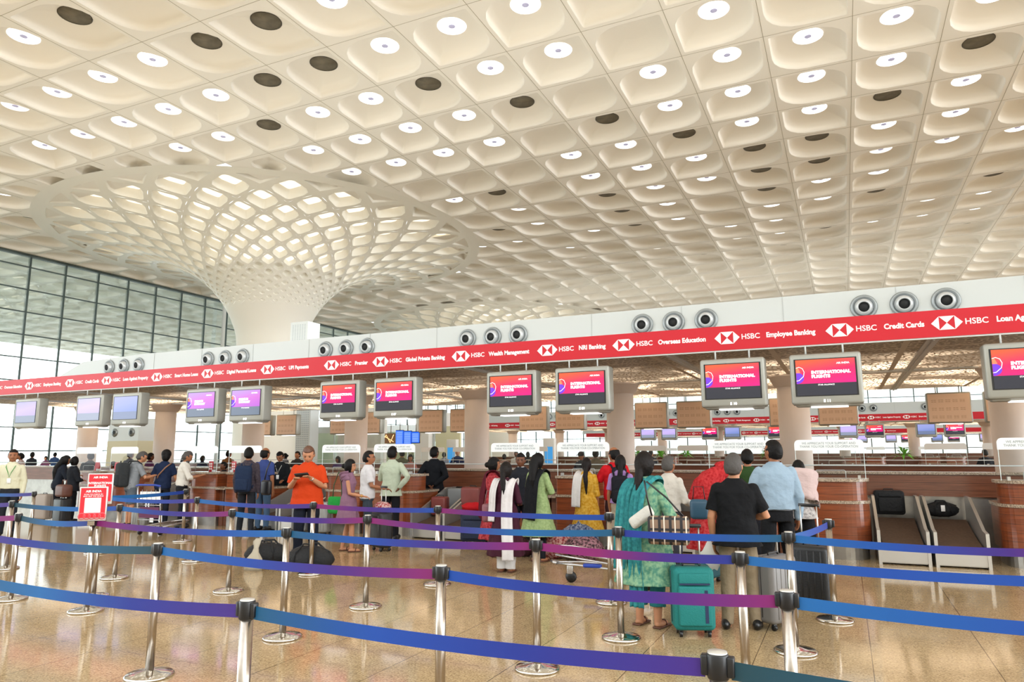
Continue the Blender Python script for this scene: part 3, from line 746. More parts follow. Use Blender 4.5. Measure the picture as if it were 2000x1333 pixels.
for which, y0, xa, xb in ISL:
    island_shell(y0, xa, xb, which)
    dyn = 1.0
    if which != 'near':
        # only the span that shows is built out
        pass
    banner(y0-.05, xa, xb, which)
    k0, k1 = (-1, 5) if which == 'near' else (-4, 4) if which == 'second' else (-5, 3)
    for g in range(k0, k1+2):
        gc = 1.14-4.14*g
        for q in (-1, 0, 1):
            xx = gc+q*.65
            if which == 'third' or not (xa+4 < xx < xb-.4): continue
            place(P_noz, (xx, y0+1.72, 4.29), 0, f'round grey air jet nozzle in the white roof box of the {which} island', 'air nozzle', f'air jet nozzles along the {which} island roof')
NUM = {}
near_mon = {}
for k in range(-1, 6):
    for s_ in (-1, 1):
        x = CX(k)+s_*.725; n = (11 if s_ > 0 else 10)-2*k
        if n < 1: continue
        kind = 'intl' if n >= 6 else 'prem' if n >= 4 else 'blue' if n == 3 else 'pale'
        t = monitor(kind, f'E {n:02d}' if n != 1 else None)
        t.location = (x, 12.43, 0)
        what = {'intl': 'red International Flights page', 'prem': 'violet Premium Economy page', 'blue': 'dull blue page', 'pale': 'washed out pale violet page'}[kind]
        tag(t, f'hanging monitor numbered E {n:02d} with a {what}' if n != 1 else 'hanging monitor with a washed out pale page, leftmost below the red banner', 'monitor', 'monitors hanging from the near canopy')
for k in range(-2, 6):
    c = CX(k)
    pos = 'between' 
    if k < 5:
        for s_ in (-1, 1):
            n = (11 if s_ > 0 else 10)-2*k
            place(P_desk[s_], (c, 12.5, 0), 0, f'wooden check-in desk with granite ledges under monitor E {n:02d}' if n > 0 and k >= -1 else 'wooden check-in desk with granite ledges past the right edge', 'check-in desk', 'near check-in desks')
            place(P_sh if (k <= 2) else P_shb, (c+s_*.69, 12.53, 0), 0, f'clear counter shield with white header on the desk under monitor E {n:02d}' if k >= -1 else 'clear counter shield past the right edge', 'shield', 'shields on the near desks')
        # belts in the gap to the right
        for q in (0, 1):
            if k < -1 : continue
            place(P_belt, (c+1.62+q*.74, 12.3, 0), 0, f'{("left", "right")[q]} baggage belt of the steel pair right of the desk under monitor E {11-2*k:02d}', 'baggage belt', 'baggage belts')
for k in range(-2, 8):
    if -1.02-PITCHX*k < -26 : continue
    place(P_col, (-1.02-PITCHX*k, 17.7, 0), 0, f'round beige column under the near canopy, {ORD[k+2]} from the right', 'column', 'round columns of the near island')
for k in range(-4, 7):
    place(P_col, (-1.02-PITCHX*k+1.0, 53.7, 0), 0, f'round beige column far back under the second canopy, {ORD[k+4]} from the right', 'column', 'round columns of the second island')
# continuous back counters of the near island
for nm, yy, fl_ in (('front', 14.3, 0), ('rear', 21.4, PI)):
    t = thing('back_counter', f'long wooden back counter with a granite top behind the {nm} desks', 'counter', (-9.5, yy, 0), fl_)
    MB().box(-16.8, 16.8, .06, .36, .0, .90).build('steel_base', m_steel, t)
    MB().box(-16.8, 16.8, 0, .40, .90, 1.27).build('wood_front', m_wood2, t)
    MB().box(-16.9, 16.9, -.03, .43, 1.27, 1.31).build('worktop', m_gran, t)
    MB().tube([(-16.8, .02, 1.42), (16.8, .02, 1.42)], .012, 6).build('rail', m_roofw, t)
# rear desks, boards and belts of the near island face the other way
for k in range(-2, 6):
    c = CX(k)
    for s_ in (-1, 1):
        nm = ORD[(k+2)*2+(s_ < 0)]
        if k < 5:
            place(P_desk[-s_], (c+.02, 23.2, 0), PI, f'wooden check-in desk on the rear side of the near island, {nm} from the right', 'check-in desk', 'rear check-in desks')
            place(P_shb, (c+s_*.69, 23.17, 0), PI, f'clear counter shield on the rear side of the near island, {nm} from the right', 'shield', 'shields on the rear desks')
        if -2.7 < 0: place(P_board, (c+s_*.68+.13, 22.75, 0), 0, f'bronze backed board hanging at the rear edge of the near canopy, {nm} from the right', 'hanging board', 'boards at the rear of the near canopy')
# second and third island: monitors, desks and a wooden counter
for (which, yy, ka, kb, kinds) in (('second', 48.3, -4, 4, None), ('third', 84.0, -5, 1, None)):
    pr2 = {kd: monitor(kd, None) for kd in ('pale', 'blue', 'intl')}
    i_ = 0
    for k in range(ka, kb):
        c = CX(k)+1.9
        for s_ in (1, -1):
            kd = ('pale', 'intl', 'blue', 'intl', 'pale')[i_ % 5]
            t = place(pr2[kd], (c+s_*.72, yy, 0), 0, f'small {dict(pale="pale", intl="pink and red", blue="blue")[kd]} monitor under the {which} canopy, {ORD[i_ % 16] if i_ < 16 else "last"} from the right', 'monitor', f'monitors of the {which} island')
            i_ += 1
    t = thing('back_counter', f'long low wooden counter under the {which} canopy', 'counter', (0, yy+1.9, 0))
    MB().box(-26, 24, 0, .4, .0, 1.25).build('wood_front', m_wood2, t); MB().box(-26, 24, -.03, .43, 1.25, 1.29).build('worktop', m_gran, t)
i_ = 0
for k in range(-4, 5):
    c = CX(k)+1.9
    for s_ in (1, -1):
        place(P_desk[s_], (c, 48.4, 0), 0, f'small wooden check-in desk of the second island, {ORD[i_] if i_ < 16 else ("second to last", "last")[i_-16]} from the right', 'check-in desk', 'desks of the second island')
        place(P_shb, (c+s_*.69, 48.43, 0), 0, f'small clear counter shield of the second island, {ORD[i_] if i_ < 16 else ("second to last", "last")[i_-16]} from the right', 'shield', 'shields of the second island')
        i_ += 1
# perforated cabinet beside the white column and the plain masts
t = thing('service_cabinet', 'white perforated cabinet on the island roof beside the flaring white column', 'cabinet', (-16.05, 18.2, 3.84))
MB().box(-.36, .36, -.3, .3, 0, 2.12).build('body', m_roofw, t)
s_ = MB()
for r_ in range(24):
    for c in range(6): s_.box(-.28+c*.1, -.28+c*.1+.055, -.304, -.3, .9+r_*.048, .9+r_*.048+.02)
s_.build('perforation', mat('vent_dark', '#a8b2b6', rough=.6), t)
# ================================================================ PEOPLE
def loft(mb, rings, seg=20, fn=None, mi=0):
    """rings of (centre, rx, ry, yaw) ellipses; fn(a, i) scales the radius for folds"""
    vs = []
    for i, (c, rx, ry) in enumerate(rings):
        for k in range(seg):
            a = 2*PI*k/seg; f = fn(a, i) if fn else 1
            vs.append(Vector((c[0]+rx*f*math.cos(a), c[1]+ry*f*math.sin(a), c[2])))
    n = len(rings)
    fs = [(i*seg+k, i*seg+(k+1) % seg, (i+1)*seg+(k+1) % seg, (i+1)*seg+k) for i in range(n-1) for k in range(seg)]
    fs += [tuple(range(seg))[::-1], tuple((n-1)*seg+k for k in range(seg))]
    if rings[0][0][2] > rings[-1][0][2]: fs = [f[::-1] for f in fs]
    mb.add(vs, fs, mi, True); return len(mb.v)-len(vs)
def remesh(o, vox, smooth=2, disp=0, dscale=.09):
    m = o.modifiers.new('remesh', 'REMESH'); m.mode = 'VOXEL'; m.voxel_size = vox; m.use_smooth_shade = True
    if smooth: s_ = o.modifiers.new('smooth', 'SMOOTH'); s_.factor = .6; s_.iterations = smooth
    if disp:
        tx = bpy.data.textures.get(f'folds{dscale}') or bpy.data.textures.new(f'folds{dscale}', 'CLOUDS'); tx.noise_scale = dscale; tx.noise_depth = 1
        d = o.modifiers.new('folds', 'DISPLACE'); d.texture = tx; d.strength = disp; d.mid_level = .5; d.texture_coords = 'LOCAL'
def cloth(hexc, rough=.8, pat=None):
    dk = lambda h: '#%02x%02x%02x' % tuple(int(int(h[i:i+2], 16)*.91) for i in (1, 3, 5))
    hexc = dk(hexc); pat = dk(pat) if pat else None
    if pat: return mat(f'cloth_{hexc}_{pat}', hexc, rough, noise=1, col2=pat, scale=28, bump=.25, bscale=16, spec=.25)
    return mat(f'cloth_{hexc}', hexc, rough, bump=.5, bscale=9, spec=.2)
def skin_m(t): return mat(f'skin_{t}', {'l': '#b98260', 'm': '#9a6546', 'd': '#6e432c', 'dd': '#4c2d1f'}[t], .5, noise=.1, scale=8, spec=.35)
hair_k = mat('hair_black', '#0b0909', .55, bump=.15, bscale=90, spec=.2); hair_g = mat('hair_grey', '#423e3b', .6, bump=.22, bscale=90); hair_b = mat('hair_brown', '#5b3a28', .45, bump=.22, bscale=90); hair_d = mat('hair_dark_brown', '#140e0c', .55, bump=.15, bscale=90, spec=.2)
eye_m = mat('eye_dark', '#17100c', .15); shoe_k = mat('shoe_black', '#101012', .35); lip_m = mat('lip', '#7a4236', .5)
ARM = {'down': ((.055, -.03, -.28), (.05, .03, -.52)), 'phone': ((.10, .03, -.27), (-.12, .27, -.20)), 'counter': ((.10, .12, -.25), (.02, .34, -.20)),
       'back': ((.13, -.13, -.24), (-.10, -.17, -.42)), 'hip': ((.20, -.13, -.20), (.03, -.10, -.40)), 'push': ((.06, .06, -.28), (.02, .30, -.33)),
       'fold': ((.10, .05, -.27), (-.12, .22, -.27)), 'bagup': ((.09, -.02, -.27), (.02, .22, -.30)), 'hold': ((.08, .0, -.28), (.10, .20, -.42)), 'side': ((.10, .0, -.27), (.16, .10, -.50))}
def person(label, loc, face=0, h=1.7, sex='m', girth=1.0, skin='m', hair='short', hairm=None, top=('tee', '#888888'), bottom=('trousers', '#222222'), arms=('down', 'down'),
           lean=0, head=(0, 0), feet=.10, step=0, vox=.009, cat='person', group=None, shoes='shoe', extra=None, seated=0):
    s = h/1.70; t = thing('person', label, cat, loc, math.radians(face), group)
    hairm = hairm or hair_k; W = sex == 'f'; sm = skin_m(skin)
    sh_x = (.140 if W else .164)*(.6+.4*girth); hip_x = .085*(.7+.3*girth)
    ln = math.radians(lean); cl, sl = math.cos(ln), math.sin(ln)
    def U(p):      # upper body leans forward about the hips
        z = p[2]-.93; return Vector((p[0], p[1]*cl+z*sl, .93+z*cl-p[1]*sl))
    S = lambda p: Vector(p)*s
    kind_ = [top[0]]
    def body_rings(g, off, z0=.86, z1=1.46):
        R = ([(.84, .150, .105), (.93, .168, .118), (1.0, .150, .110), (1.07, .128, .098), (1.16, .136, .104), (1.26, .150, .122), (1.33, .152, .108), (1.375, .128, .092), (1.41, .090, .072), (1.435, .064, .060), (1.455, .052, .055)] if W else
             [(.84, .150, .105), (.93, .160, .115), (1.0, .155, .115), (1.07, .152, .115), (1.16, .160, .118), (1.26, .176, .122), (1.33, .178, .116), (1.375, .150, .100), (1.41, .106, .080), (1.435, .074, .066), (1.455, .058, .060)])
        out = []
        for z, rx, ry in R:
            belly = .55*math.exp(-((z-1.08)/.13)**2) if girth > 1.1 else 0
            gg = 1+(girth-1)*(1 if z < 1.36 else .5)
            lo = .012*(off > 0 and z < 1.02 and kind_[0] != 'tuck'); out.append((z, rx*gg*g+off+lo, ry*(gg+belly*(girth-1)*1.5)*g+off+lo, .012 if W and 1.2 < z < 1.32 else 0))
        return [r for r in out if z0-1e-6 <= r[0] <= z1+1e-6]
    def upper_loft(mb, g, off, z0=.86, z1=1.46, ext=None):
        a = len(mb.v); rings = [((0, y, z), rx, ry) for z, rx, ry, y in body_rings(g, off, z0, z1)]
        if ext: rings = ext+rings
        loft(mb, rings, 22)
        for i in range(a, len(mb.v)):
            p = Vector(mb.v[i]); mb.v[i] = tuple(S(U(p)) if p.z > .93 else S(p))
    # ---- joints
    J = {}
    for sd, nm in ((-1, 'L'), (1, 'R')):
        e, w_ = ARM[arms[0 if sd < 0 else 1]] if isinstance(arms[0 if sd < 0 else 1], str) else arms[0 if sd < 0 else 1]
        sh = Vector((sd*sh_x, -.005, 1.350)); J['s'+nm] = S(U(sh)); 
        gx_ = .03*max(0, girth-1)*4
        J['e'+nm] = S(U(sh)+Vector(((e[0]+gx_)*sd, e[1], e[2]))); J['w'+nm] = S(U(sh)+Vector(((w_[0]+gx_)*sd, w_[1]*(1+.6*max(0, girth-1)), w_[2])))
        fy = step*sd
        J['h'+nm] = S((sd*hip_x, 0, .90)); J['a'+nm] = S((sd*feet, fy, .085)); J['k'+nm] = (J['h'+nm]+J['a'+nm])*.5+Vector((0, .025+abs(fy)*.15, .0))
    hz_ = 1.10 if not W else 1.07
    hy, hp = math.radians(head[0]), math.radians(head[1])       # turn, nod
    neck0 = S(U((0, -.005, 1.42))); hc = S(U((0, .012, 1.575))+Vector((0, .03*math.sin(hp), -.01*abs(math.sin(hp)))))
    HM = Matrix.Translation(hc) @ Matrix.Rotation(hy, 4, 'Z') @ Matrix.Rotation(-hp-ln*.4, 4, 'X') @ Matrix.Scale(hz_, 4)
    # ---- skin: one continuous body
    b = MB()
    def gauss(d, c, w_): q = (d-Vector(c).normalized()).length; return math.exp(-(q/w_)**2)
    def hf(d, p):
        k = 1.0
        p = p*s
        if d.z < 0: p.x *= 1-.22*(-d.z)**1.2; 
        if d.z < -.3 and d.y < .1: p.y += .02*s*(-d.z); p *= .94
        p += d*(.022*s*gauss(d, (0, 1, -.10), .17) + .010*s*gauss(d, (0, 1, -.28), .16) + .012*s*gauss(d, (0, .85, -.62), .25) - .011*s*(gauss(d, (.36, .93, .10), .17)+gauss(d, (-.36, .93, .10), .17)) + .006*s*gauss(d, (0, 1, .28), .35) + .004*s*(gauss(d, (0, 1, -.42), .12)))
        return p
    b.ell((0, 0, 0), (.076, .096, .118), 26, 18, M=HM, fn=hf)
    for sd in (-1, 1): b.ell((0, 0, 0), (.010*s*(.6 if W else 1), .020*s, .030*s*(.8 if W else 1)), 8, 6, M=HM @ Matrix.Translation((sd*.077*s, -.004*s, -.005*s)) @ Matrix.Rotation(sd*.35, 4, 'Z'))
    b.tube([neck0-Vector((0, 0, .05*s)), neck0+(hc-neck0)*.5, hc-Vector((0, .012*s, .05*s))], [.056*s*(.85 if W else 1), .051*s*(.85 if W else 1.02), .052*s*(.85 if W else 1)], 14)
    upper_loft(b, .90, -.006)
    for nm, sd in (('L', -1), ('R', 1)):
        sh, el, wr = J['s'+nm], J['e'+nm], J['w'+nm]; g = (.92 if W else 1)*(.5+.5*girth)*s
        b.tube([sh, sh.lerp(el, .35), el, el.lerp(wr, .3), wr], [.036*g, .042*g, .037*g, .038*g, .026*g], 12, round_=True)
        D = (wr-el).normalized(); up_ = Vector((0, 0, 1)); side = Vector((sd, 0, 0)); N_ = (-side).cross(D) if abs(D.z) < .8 else Vector((-sd, 0, 0))
        if abs(D.z) < .8: N_ = -D.cross(side)*1.0; N_ = Vector((0, 0, -1)) - D*Vector((0, 0, -1)).dot(D)
        N_ = (N_-D*N_.dot(D)).normalized(); Sx = D.cross(N_).normalized()
        if abs(D.z) < .8: th_s = Sx if Sx.x*sd < 0 else -Sx
        else: th_s = Sx if Sx.y > 0 else -Sx
        Mh = Matrix((th_s, D, N_)).transposed().to_4x4(); Mh.translation = wr+D*.048*s
        b.ell((0, 0, 0), (.041*s, .056*s, .017*s), 12, 8, M=Mh)
        for q, (ox, ln_) in enumerate(((.030, .070), (.010, .080), (-.011, .075), (-.031, .058))):
            p0 = wr+D*.085*s+th_s*ox*s; fan = th_s*(ox*.35)
            p1 = p0+(D+fan*4+N_*.25).normalized()*ln_*.45*s; p2 = p1+(D+N_*.9).normalized()*ln_*.33*s; p3 = p2+(D*.5+N_).normalized()*ln_*.25*s
            b.tube([p0-D*.02*s, p0, p1, p2, p3], [.009*s, .0092*s, .0085*s, .0078*s, .0065*s], 8, round_=True)
        p0 = wr+D*.028*s+th_s*.030*s; p1 = p0+(D*.7+th_s*.6+N_*.3).normalized()*.036*s; p2 = p1+(D*.95+th_s*.1+N_*.35).normalized()*.028*s
        b.tube([p0-D*.01*s, p0, p1, p2], [.011*s, .0115*s, .0095*s, .008*s], 8, round_=True)
        hp_, kn, an = J['h'+nm], J['k'+nm], J['a'+nm]; g2 = (.6+.4*girth)*s
        b.tube([hp_, hp_.lerp(kn, .4), kn, kn.lerp(an, .35), an, an-Vector((0, 0, .05*s))], [.078*g2, .074*g2, .052*g2, .052*g2, .036*g2, .036*g2], 14, round_=True)
        b.ell((0, 0, 0), (.040*s, .115*s, .030*s), 12, 8, M=Matrix.Translation(an+Vector((sd*.012*s, .055*s, -.052*s))))
    o = b.build('body', sm, t); remesh(o, vox, 1)
    det = vox < .013
    # ---- face details
    if det:
        for sd in (-1, 1):
            MB().ell((0, 0, 0), (.0125*s, .006*s, .0055*s), 10, 6, M=HM @ Matrix.Translation((sd*.031*s, .0845*s, .012*s))).build('eye', eye_m, t)
            MB().tube([HM @ Vector((sd*.016*s, .094*s, .027*s)), HM @ Vector((sd*.034*s, .091*s, .033*s)), HM @ Vector((sd*.05*s, .080*s, .027*s))], [.003*s, .004*s, .002*s], 6).build('eyebrow', hairm if hairm is not hair_g else hair_d, t)
        MB().tube([HM @ Vector((-.022*s, .086*s, -.050*s)), HM @ Vector((0, .098*s, -.048*s)), HM @ Vector((.022*s, .086*s, -.050*s))], [.003*s, .0055*s, .003*s], 6).build('lips', lip_m, t)
    # ---- hair
    b = MB()
    def hr(d, p):
        p = p*s
        if d.z < 0: p.x *= 1-.12*(-d.z)
        face_ = d.y > .18 and d.z < (.52 if hair != 'bald' else .75) and abs(d.x) < .93
        if W: face_ = d.y > .42 and d.z < .50 and abs(d.x) < .80
        if hair in ('short', 'bald') and d.z < -.50: face_ = True
        if hair in ('short', 'bald') and d.y > -.22 and d.z < .02: face_ = True
        if hair == 'bald' and d.z > .62: face_ = True
        if face_: return p*.80
        return p*(1+.025*math.sin(d.x*23+d.z*9)*math.sin(d.y*19))
    b.ell((0, 0, 0), (.0875, .109, .131), 26, 18, M=HM, fn=hr)
    R3 = HM.to_3x3()
    if hair == 'curly': b.ell((0, 0, 0), (.10*s, .11*s, .10*s), 16, 10, M=HM @ Matrix.Translation((0, -.015*s, .045*s)))
    if hair == 'bun': b.ell((0, 0, 0), (.045*s, .04*s, .045*s), 14, 9, M=HM @ Matrix.Translation((0, -.115*s, -.005*s)))
    if hair in ('long', 'pony', 'braid'):
        st = hc+R3 @ Vector((0, -.085*s, .0)); L_ = {'long': .50, 'pony': .40, 'braid': .48}[hair]*s
        bk = U((0, -.135, 1.25)); bk = S(bk)
        pts = [hc+R3 @ Vector((0, -.06*s, .04*s)), hc+R3 @ Vector((0, -.088*s, -.06*s)), Vector((bk.x, bk.y+.01, hc.z-.20*s)), Vector((bk.x+.01, bk.y-.005, hc.z-.30*s)), Vector((bk.x+.015, bk.y+.0, hc.z-.12*s-L_))]
        rr = {'long': [.07, .078, .075, .07, .03], 'pony': [.05, .042, .045, .042, .012], 'braid': [.055, .045, .036, .032, .014]}[hair]
        b.tube(pts, [q*s for q in rr], 12, round_=True)
    o = b.build('hair', hairm, t); remesh(o, vox*1.0, 1, .005, .025)
    # ---- top
    kind, colr = top[0], top[1]; pat = top[2] if len(top) > 2 else None; cm = cloth(colr, pat=pat)
    b = MB(); hem = {'tee': .86, 'shirt': .86, 'shirt_out': .80, 'blazer': .80, 'kurta': .45, 'dress': .52, 'kurta_short': .62, 'tuck': .93}[kind] if len(top) < 4 or not top[3] else top[3]
    long_ = kind in ('shirt', 'blazer', 'kurta') or (len(top) > 4 and top[4] == 'long'); sleeve = (top[4] if len(top) > 4 else ('long' if kind in ('shirt', 'shirt_out', 'blazer', 'tuck') else 'half' if kind in ('kurta', 'kurta_short') else 'short'))
    off = .016 if kind != 'blazer' else .026
    ph = R_.random()*6
    if hem < .84:
        ext = []; n_ = 8; base = body_rings(1, off)[0]
        flare = {'kurta': .10, 'dress': .08, 'kurta_short': .07, 'shirt_out': .015, 'blazer': .02}.get(kind, .03)
        for i in range(n_):
            z = hem+(.84-hem)*i/n_; f = 1-i/n_
            ext.append(((0, 0, z), base[1]+.012+flare*f, base[2]+.015+flare*f))
        rings = ext+[((0, y, z), rx, ry) for z, rx, ry, y in body_rings(1, off)]
        a = len(b.v); nn = len(rings); loft(b, rings, 44, fn=lambda an, i: 1+(.045*math.sin(an*7+ph)+.03*math.sin(an*12+ph*2))*max(0, (1-i/(n_+2)))*(1 if kind in ('kurta', 'dress', 'kurta_short') else .3))
        for i in range(a, len(b.v)):
            p = Vector(b.v[i]); b.v[i] = tuple(S(U(p)) if p.z > .93 else S(p))
    else: upper_loft(b, 1, off, z0=hem-.02 if hem < .9 else .9)
    for nm, sd in (('L', -1), ('R', 1)):
        sh, el, wr = J['s'+nm], J['e'+nm], J['w'+nm]; g = (.92 if W else 1)*(.5+.5*girth)*s; ex = .014*s if kind != 'blazer' else .022*s
        if sleeve == 'long': b.tube([sh, sh.lerp(el, .4), el, el.lerp(wr, .5), el.lerp(wr, .93)], [.050*g+ex, .050*g+ex, .043*g+ex, .038*g+ex, .030*g+ex], 14, round_=True)
        elif sleeve == 'half': b.tube([sh, sh.lerp(el, .4), el, el.lerp(wr, .25)], [.050*g+ex, .048*g+ex, .045*g+ex, .046*g+ex], 14); b.ell(sh, (.05*g+ex, .05*g+ex, .05*g+ex), 12, 9)
        elif sleeve == 'short': b.tube([sh, sh.lerp(el, .35), sh.lerp(el, .78)], [.050*g+ex, .050*g+ex, .054*g+ex], 14); b.ell(sh, (.05*g+ex, .05*g+ex, .05*g+ex), 12, 9)
        else: b.ell(sh, (.065*g, .065*g, .06*g), 10, 8)
    nm_ = {'tee': 't_shirt', 'shirt': 'shirt', 'shirt_out': 'shirt', 'tuck': 'shirt', 'blazer': 'blazer', 'kurta': 'kurta', 'kurta_short': 'tunic', 'dress': 'dress'}[kind]
    o = b.build(nm_, cm, t); remesh(o, vox*1.15, 2, .022 if det else 0, .12)
    # collar
    if kind in ('shirt', 'shirt_out', 'tuck', 'blazer') or (len(top) > 5 and top[5] == 'collar'):
        c0 = S(U((0, .0, 1.438))); MB().lathe([(.066*s, -.022*s), (.070*s, 0), (.060*s, .028*s), (.056*s, .028*s), (.060*s, -.02*s)], o=c0, seg=20, cap=False).build('collar', cm if kind != 'blazer' else cloth('#e6e6e4'), t)
    # ---- bottom
    bk, bc = bottom[0], bottom[1]; bm_ = cloth(bc, pat=bottom[2] if len(bottom) > 2 else None)
    b = MB()
    if bk != 'none':
        wide = {'trousers': 1.0, 'jeans': .97, 'salwar': 1.45, 'churidar': .85, 'shorts': 1.1, 'palazzo': 1.5, 'crop': 1.15}[bk]
        g2 = (.6+.4*girth)*s; 
        loft(b, [(S((0, 0, .80)), .146*g2+.012, .106*g2+.012), (S((0, 0, .88)), .158*g2+.012, .110*g2+.012), (S((0, 0, .93)), .156*g2+.010, .110*g2+.010), (S((0, 0, .965)), .148*g2+.008, .106*g2+.008)], 20)
        for nm in 'LR':
            hp_, kn, an = J['h'+nm], J['k'+nm], J['a'+nm]
            if bk == 'shorts': b.tube([hp_, hp_.lerp(kn, .5), kn+Vector((0, 0, .03))], [.098*g2, .098*g2, .088*g2], 16)
            elif bk == 'crop': b.tube([hp_, hp_.lerp(kn, .5), kn, kn.lerp(an, .5), kn.lerp(an, .72)], [.095*g2, .09*g2, .075*g2, .072*g2, .074*g2], 16)
            else:
                e_ = an-Vector((0, 0, .035*s))
                b.tube([hp_, hp_.lerp(kn, .5), kn, kn.lerp(e_, .5), e_], [.080*g2*wide**.3, .084*g2*wide**.6, .070*g2*wide, .062*g2*wide, .054*g2*wide], 16)
        o = b.build({'jeans': 'jeans', 'salwar': 'salwar', 'shorts': 'shorts', 'palazzo': 'palazzo_trousers'}.get(bk, 'trousers'), bm_, t); remesh(o, vox*1.15, 2, .014 if det else 0, .12)
    # ---- shoes
    if shoes != 'none':
        for nm, sd in (('L', -1), ('R', 1)):
            an = J['a'+nm]; b = MB(); sc_ = s*(.98 if W else 1.1); cen = an+Vector((sd*.012*s, .05*s, 0)); cen.z = 0
            if shoes == 'sandal':
                b.rbox(-.046*sc_, .046*sc_, -.12*sc_, .13*sc_, .002, .022, r=.01, seg=2, M=Matrix.Translation(cen))
                b.tube([cen+Vector((-.045, .03, .02)), cen+Vector((-.02, .035, .065)), cen+Vector((.02, .035, .065)), cen+Vector((.045, .03, .02))], .008, 6)
            else:
                def sf(d, p):
                    p = p*sc_; p.z = max(p.z, -.045*sc_)
                    if d.y < 0: p.z *= 1.25
                    return p
                b.ell(cen+Vector((0, 0, .047*sc_)), (.047, .140, .050), 16, 10, fn=sf)
            b.build('sandal' if shoes == 'sandal' else 'shoe', {'sandal': mat('sandal_brown', '#5a3524', .5), 'shoe': shoe_k, 'white': mat('shoe_white', '#d8d8d6', .5), 'navy': mat('shoe_navy', '#1b2230', .5)}[shoes], t)
    info = dict(t=t, J=J, hc=hc, HM=HM, U=U, S=S, s=s)
    if extra: extra(info)
    return info
def strip(parent, name, pts, wd, m, wdir=None, folds=3, amp=.012, cols=9, thick=.006):
    """hanging cloth strip through pts (local to the person), folded across its width"""
    P = [Vector(p) for p in pts]; n = len(P); vs = []
    # resample
    Q = []
    for i in range(n-1):
        for q in range(6):
            f = q/6; p0, p1, p2, p3 = P[max(i-1, 0)], P[i], P[i+1], P[min(i+2, n-1)]
            Q.append(.5*((2*p1)+(p2-p0)*f+(2*p0-5*p1+4*p2-p3)*f*f+(3*p1-p0-3*p2+p3)*f**3))
    Q.append(P[-1]); n = len(Q)
    for i, p in enumerate(Q):
        t_ = (Q[min(i+1, n-1)]-Q[max(i-1, 0)]).normalized(); wv = Vector(wdir(i/(n-1)) if callable(wdir) else (wdir or (1, 0, 0))); wv = (wv-t_*wv.dot(t_)).normalized(); nv = t_.cross(wv)
        w_ = wd(i/(n-1)) if callable(wd) else wd
        for k in range(cols):
            f = k/(cols-1)-.5; vs.append(p+wv*w_*f+nv*amp*math.sin(f*2*PI*folds+i*.12))
    fs = [(i*cols+k, i*cols+k+1, (i+1)*cols+k+1, (i+1)*cols+k) for i in range(n-1) for k in range(cols-1)]
    o = MB().add(vs, fs, 0, True).build(name, m, parent); md = o.modifiers.new('solid', 'SOLIDIFY'); md.thickness = thick; md.offset = 0; return o
def at(px, Y):
    d = FW + RT*((px-1000)/F_PX) + UP*((666.5-1000)/F_PX); t = Y/d.y; return (d.x*t, Y, 0)
# ---- bags (top level)
def backpack(label, who, col, w_=.32, hh=.48, dp=.18, z=1.10, side=1):
    """worn on the back of a person; placed in the world from that person's root"""
    r = who['t']; M = Matrix.Translation(r.location) @ Matrix.Rotation(r.rotation_euler.z, 4, 'Z')
    s = who['s']; p = who['S'](who['U']((0, -.125, z))); p = M @ Vector((p.x, p.y-dp/2-.012, p.z-hh*.5))
    t = thing('backpack', label, 'backpack', p, r.rotation_euler.z); m = cloth(col)
    b = MB(); b.rbox(-w_/2, w_/2, -dp/2, dp/2, 0, hh, r=.07, seg=4); o = b.build('main_compartment', m, t)
    MB().rbox(-w_*.38, w_*.38, -dp/2-.05, -dp/2+.03, .04, hh*.5, r=.03, seg=3).build('front_pocket', m, t)
    MB().tube([(-.03, -dp*.2, hh-.005), (-.02, -dp*.2, hh+.035), (.02, -dp*.2, hh+.035), (.03, -dp*.2, hh-.005)], .007, 6).build('grab_handle', m, t)
    for sd in (-1, 1):
        MB().tube([(sd*.09, dp/2-.01, hh-.04), (sd*.105, dp/2+.05, hh-.0+.03), (sd*.11, dp/2+.16, hh+.03), (sd*.12, dp/2+.25, hh-.04), (sd*.14, dp/2+.20, hh-.25), (sd*.15, dp/2+.02, .08)], .016, 8).build('strap', m, t)
    return t
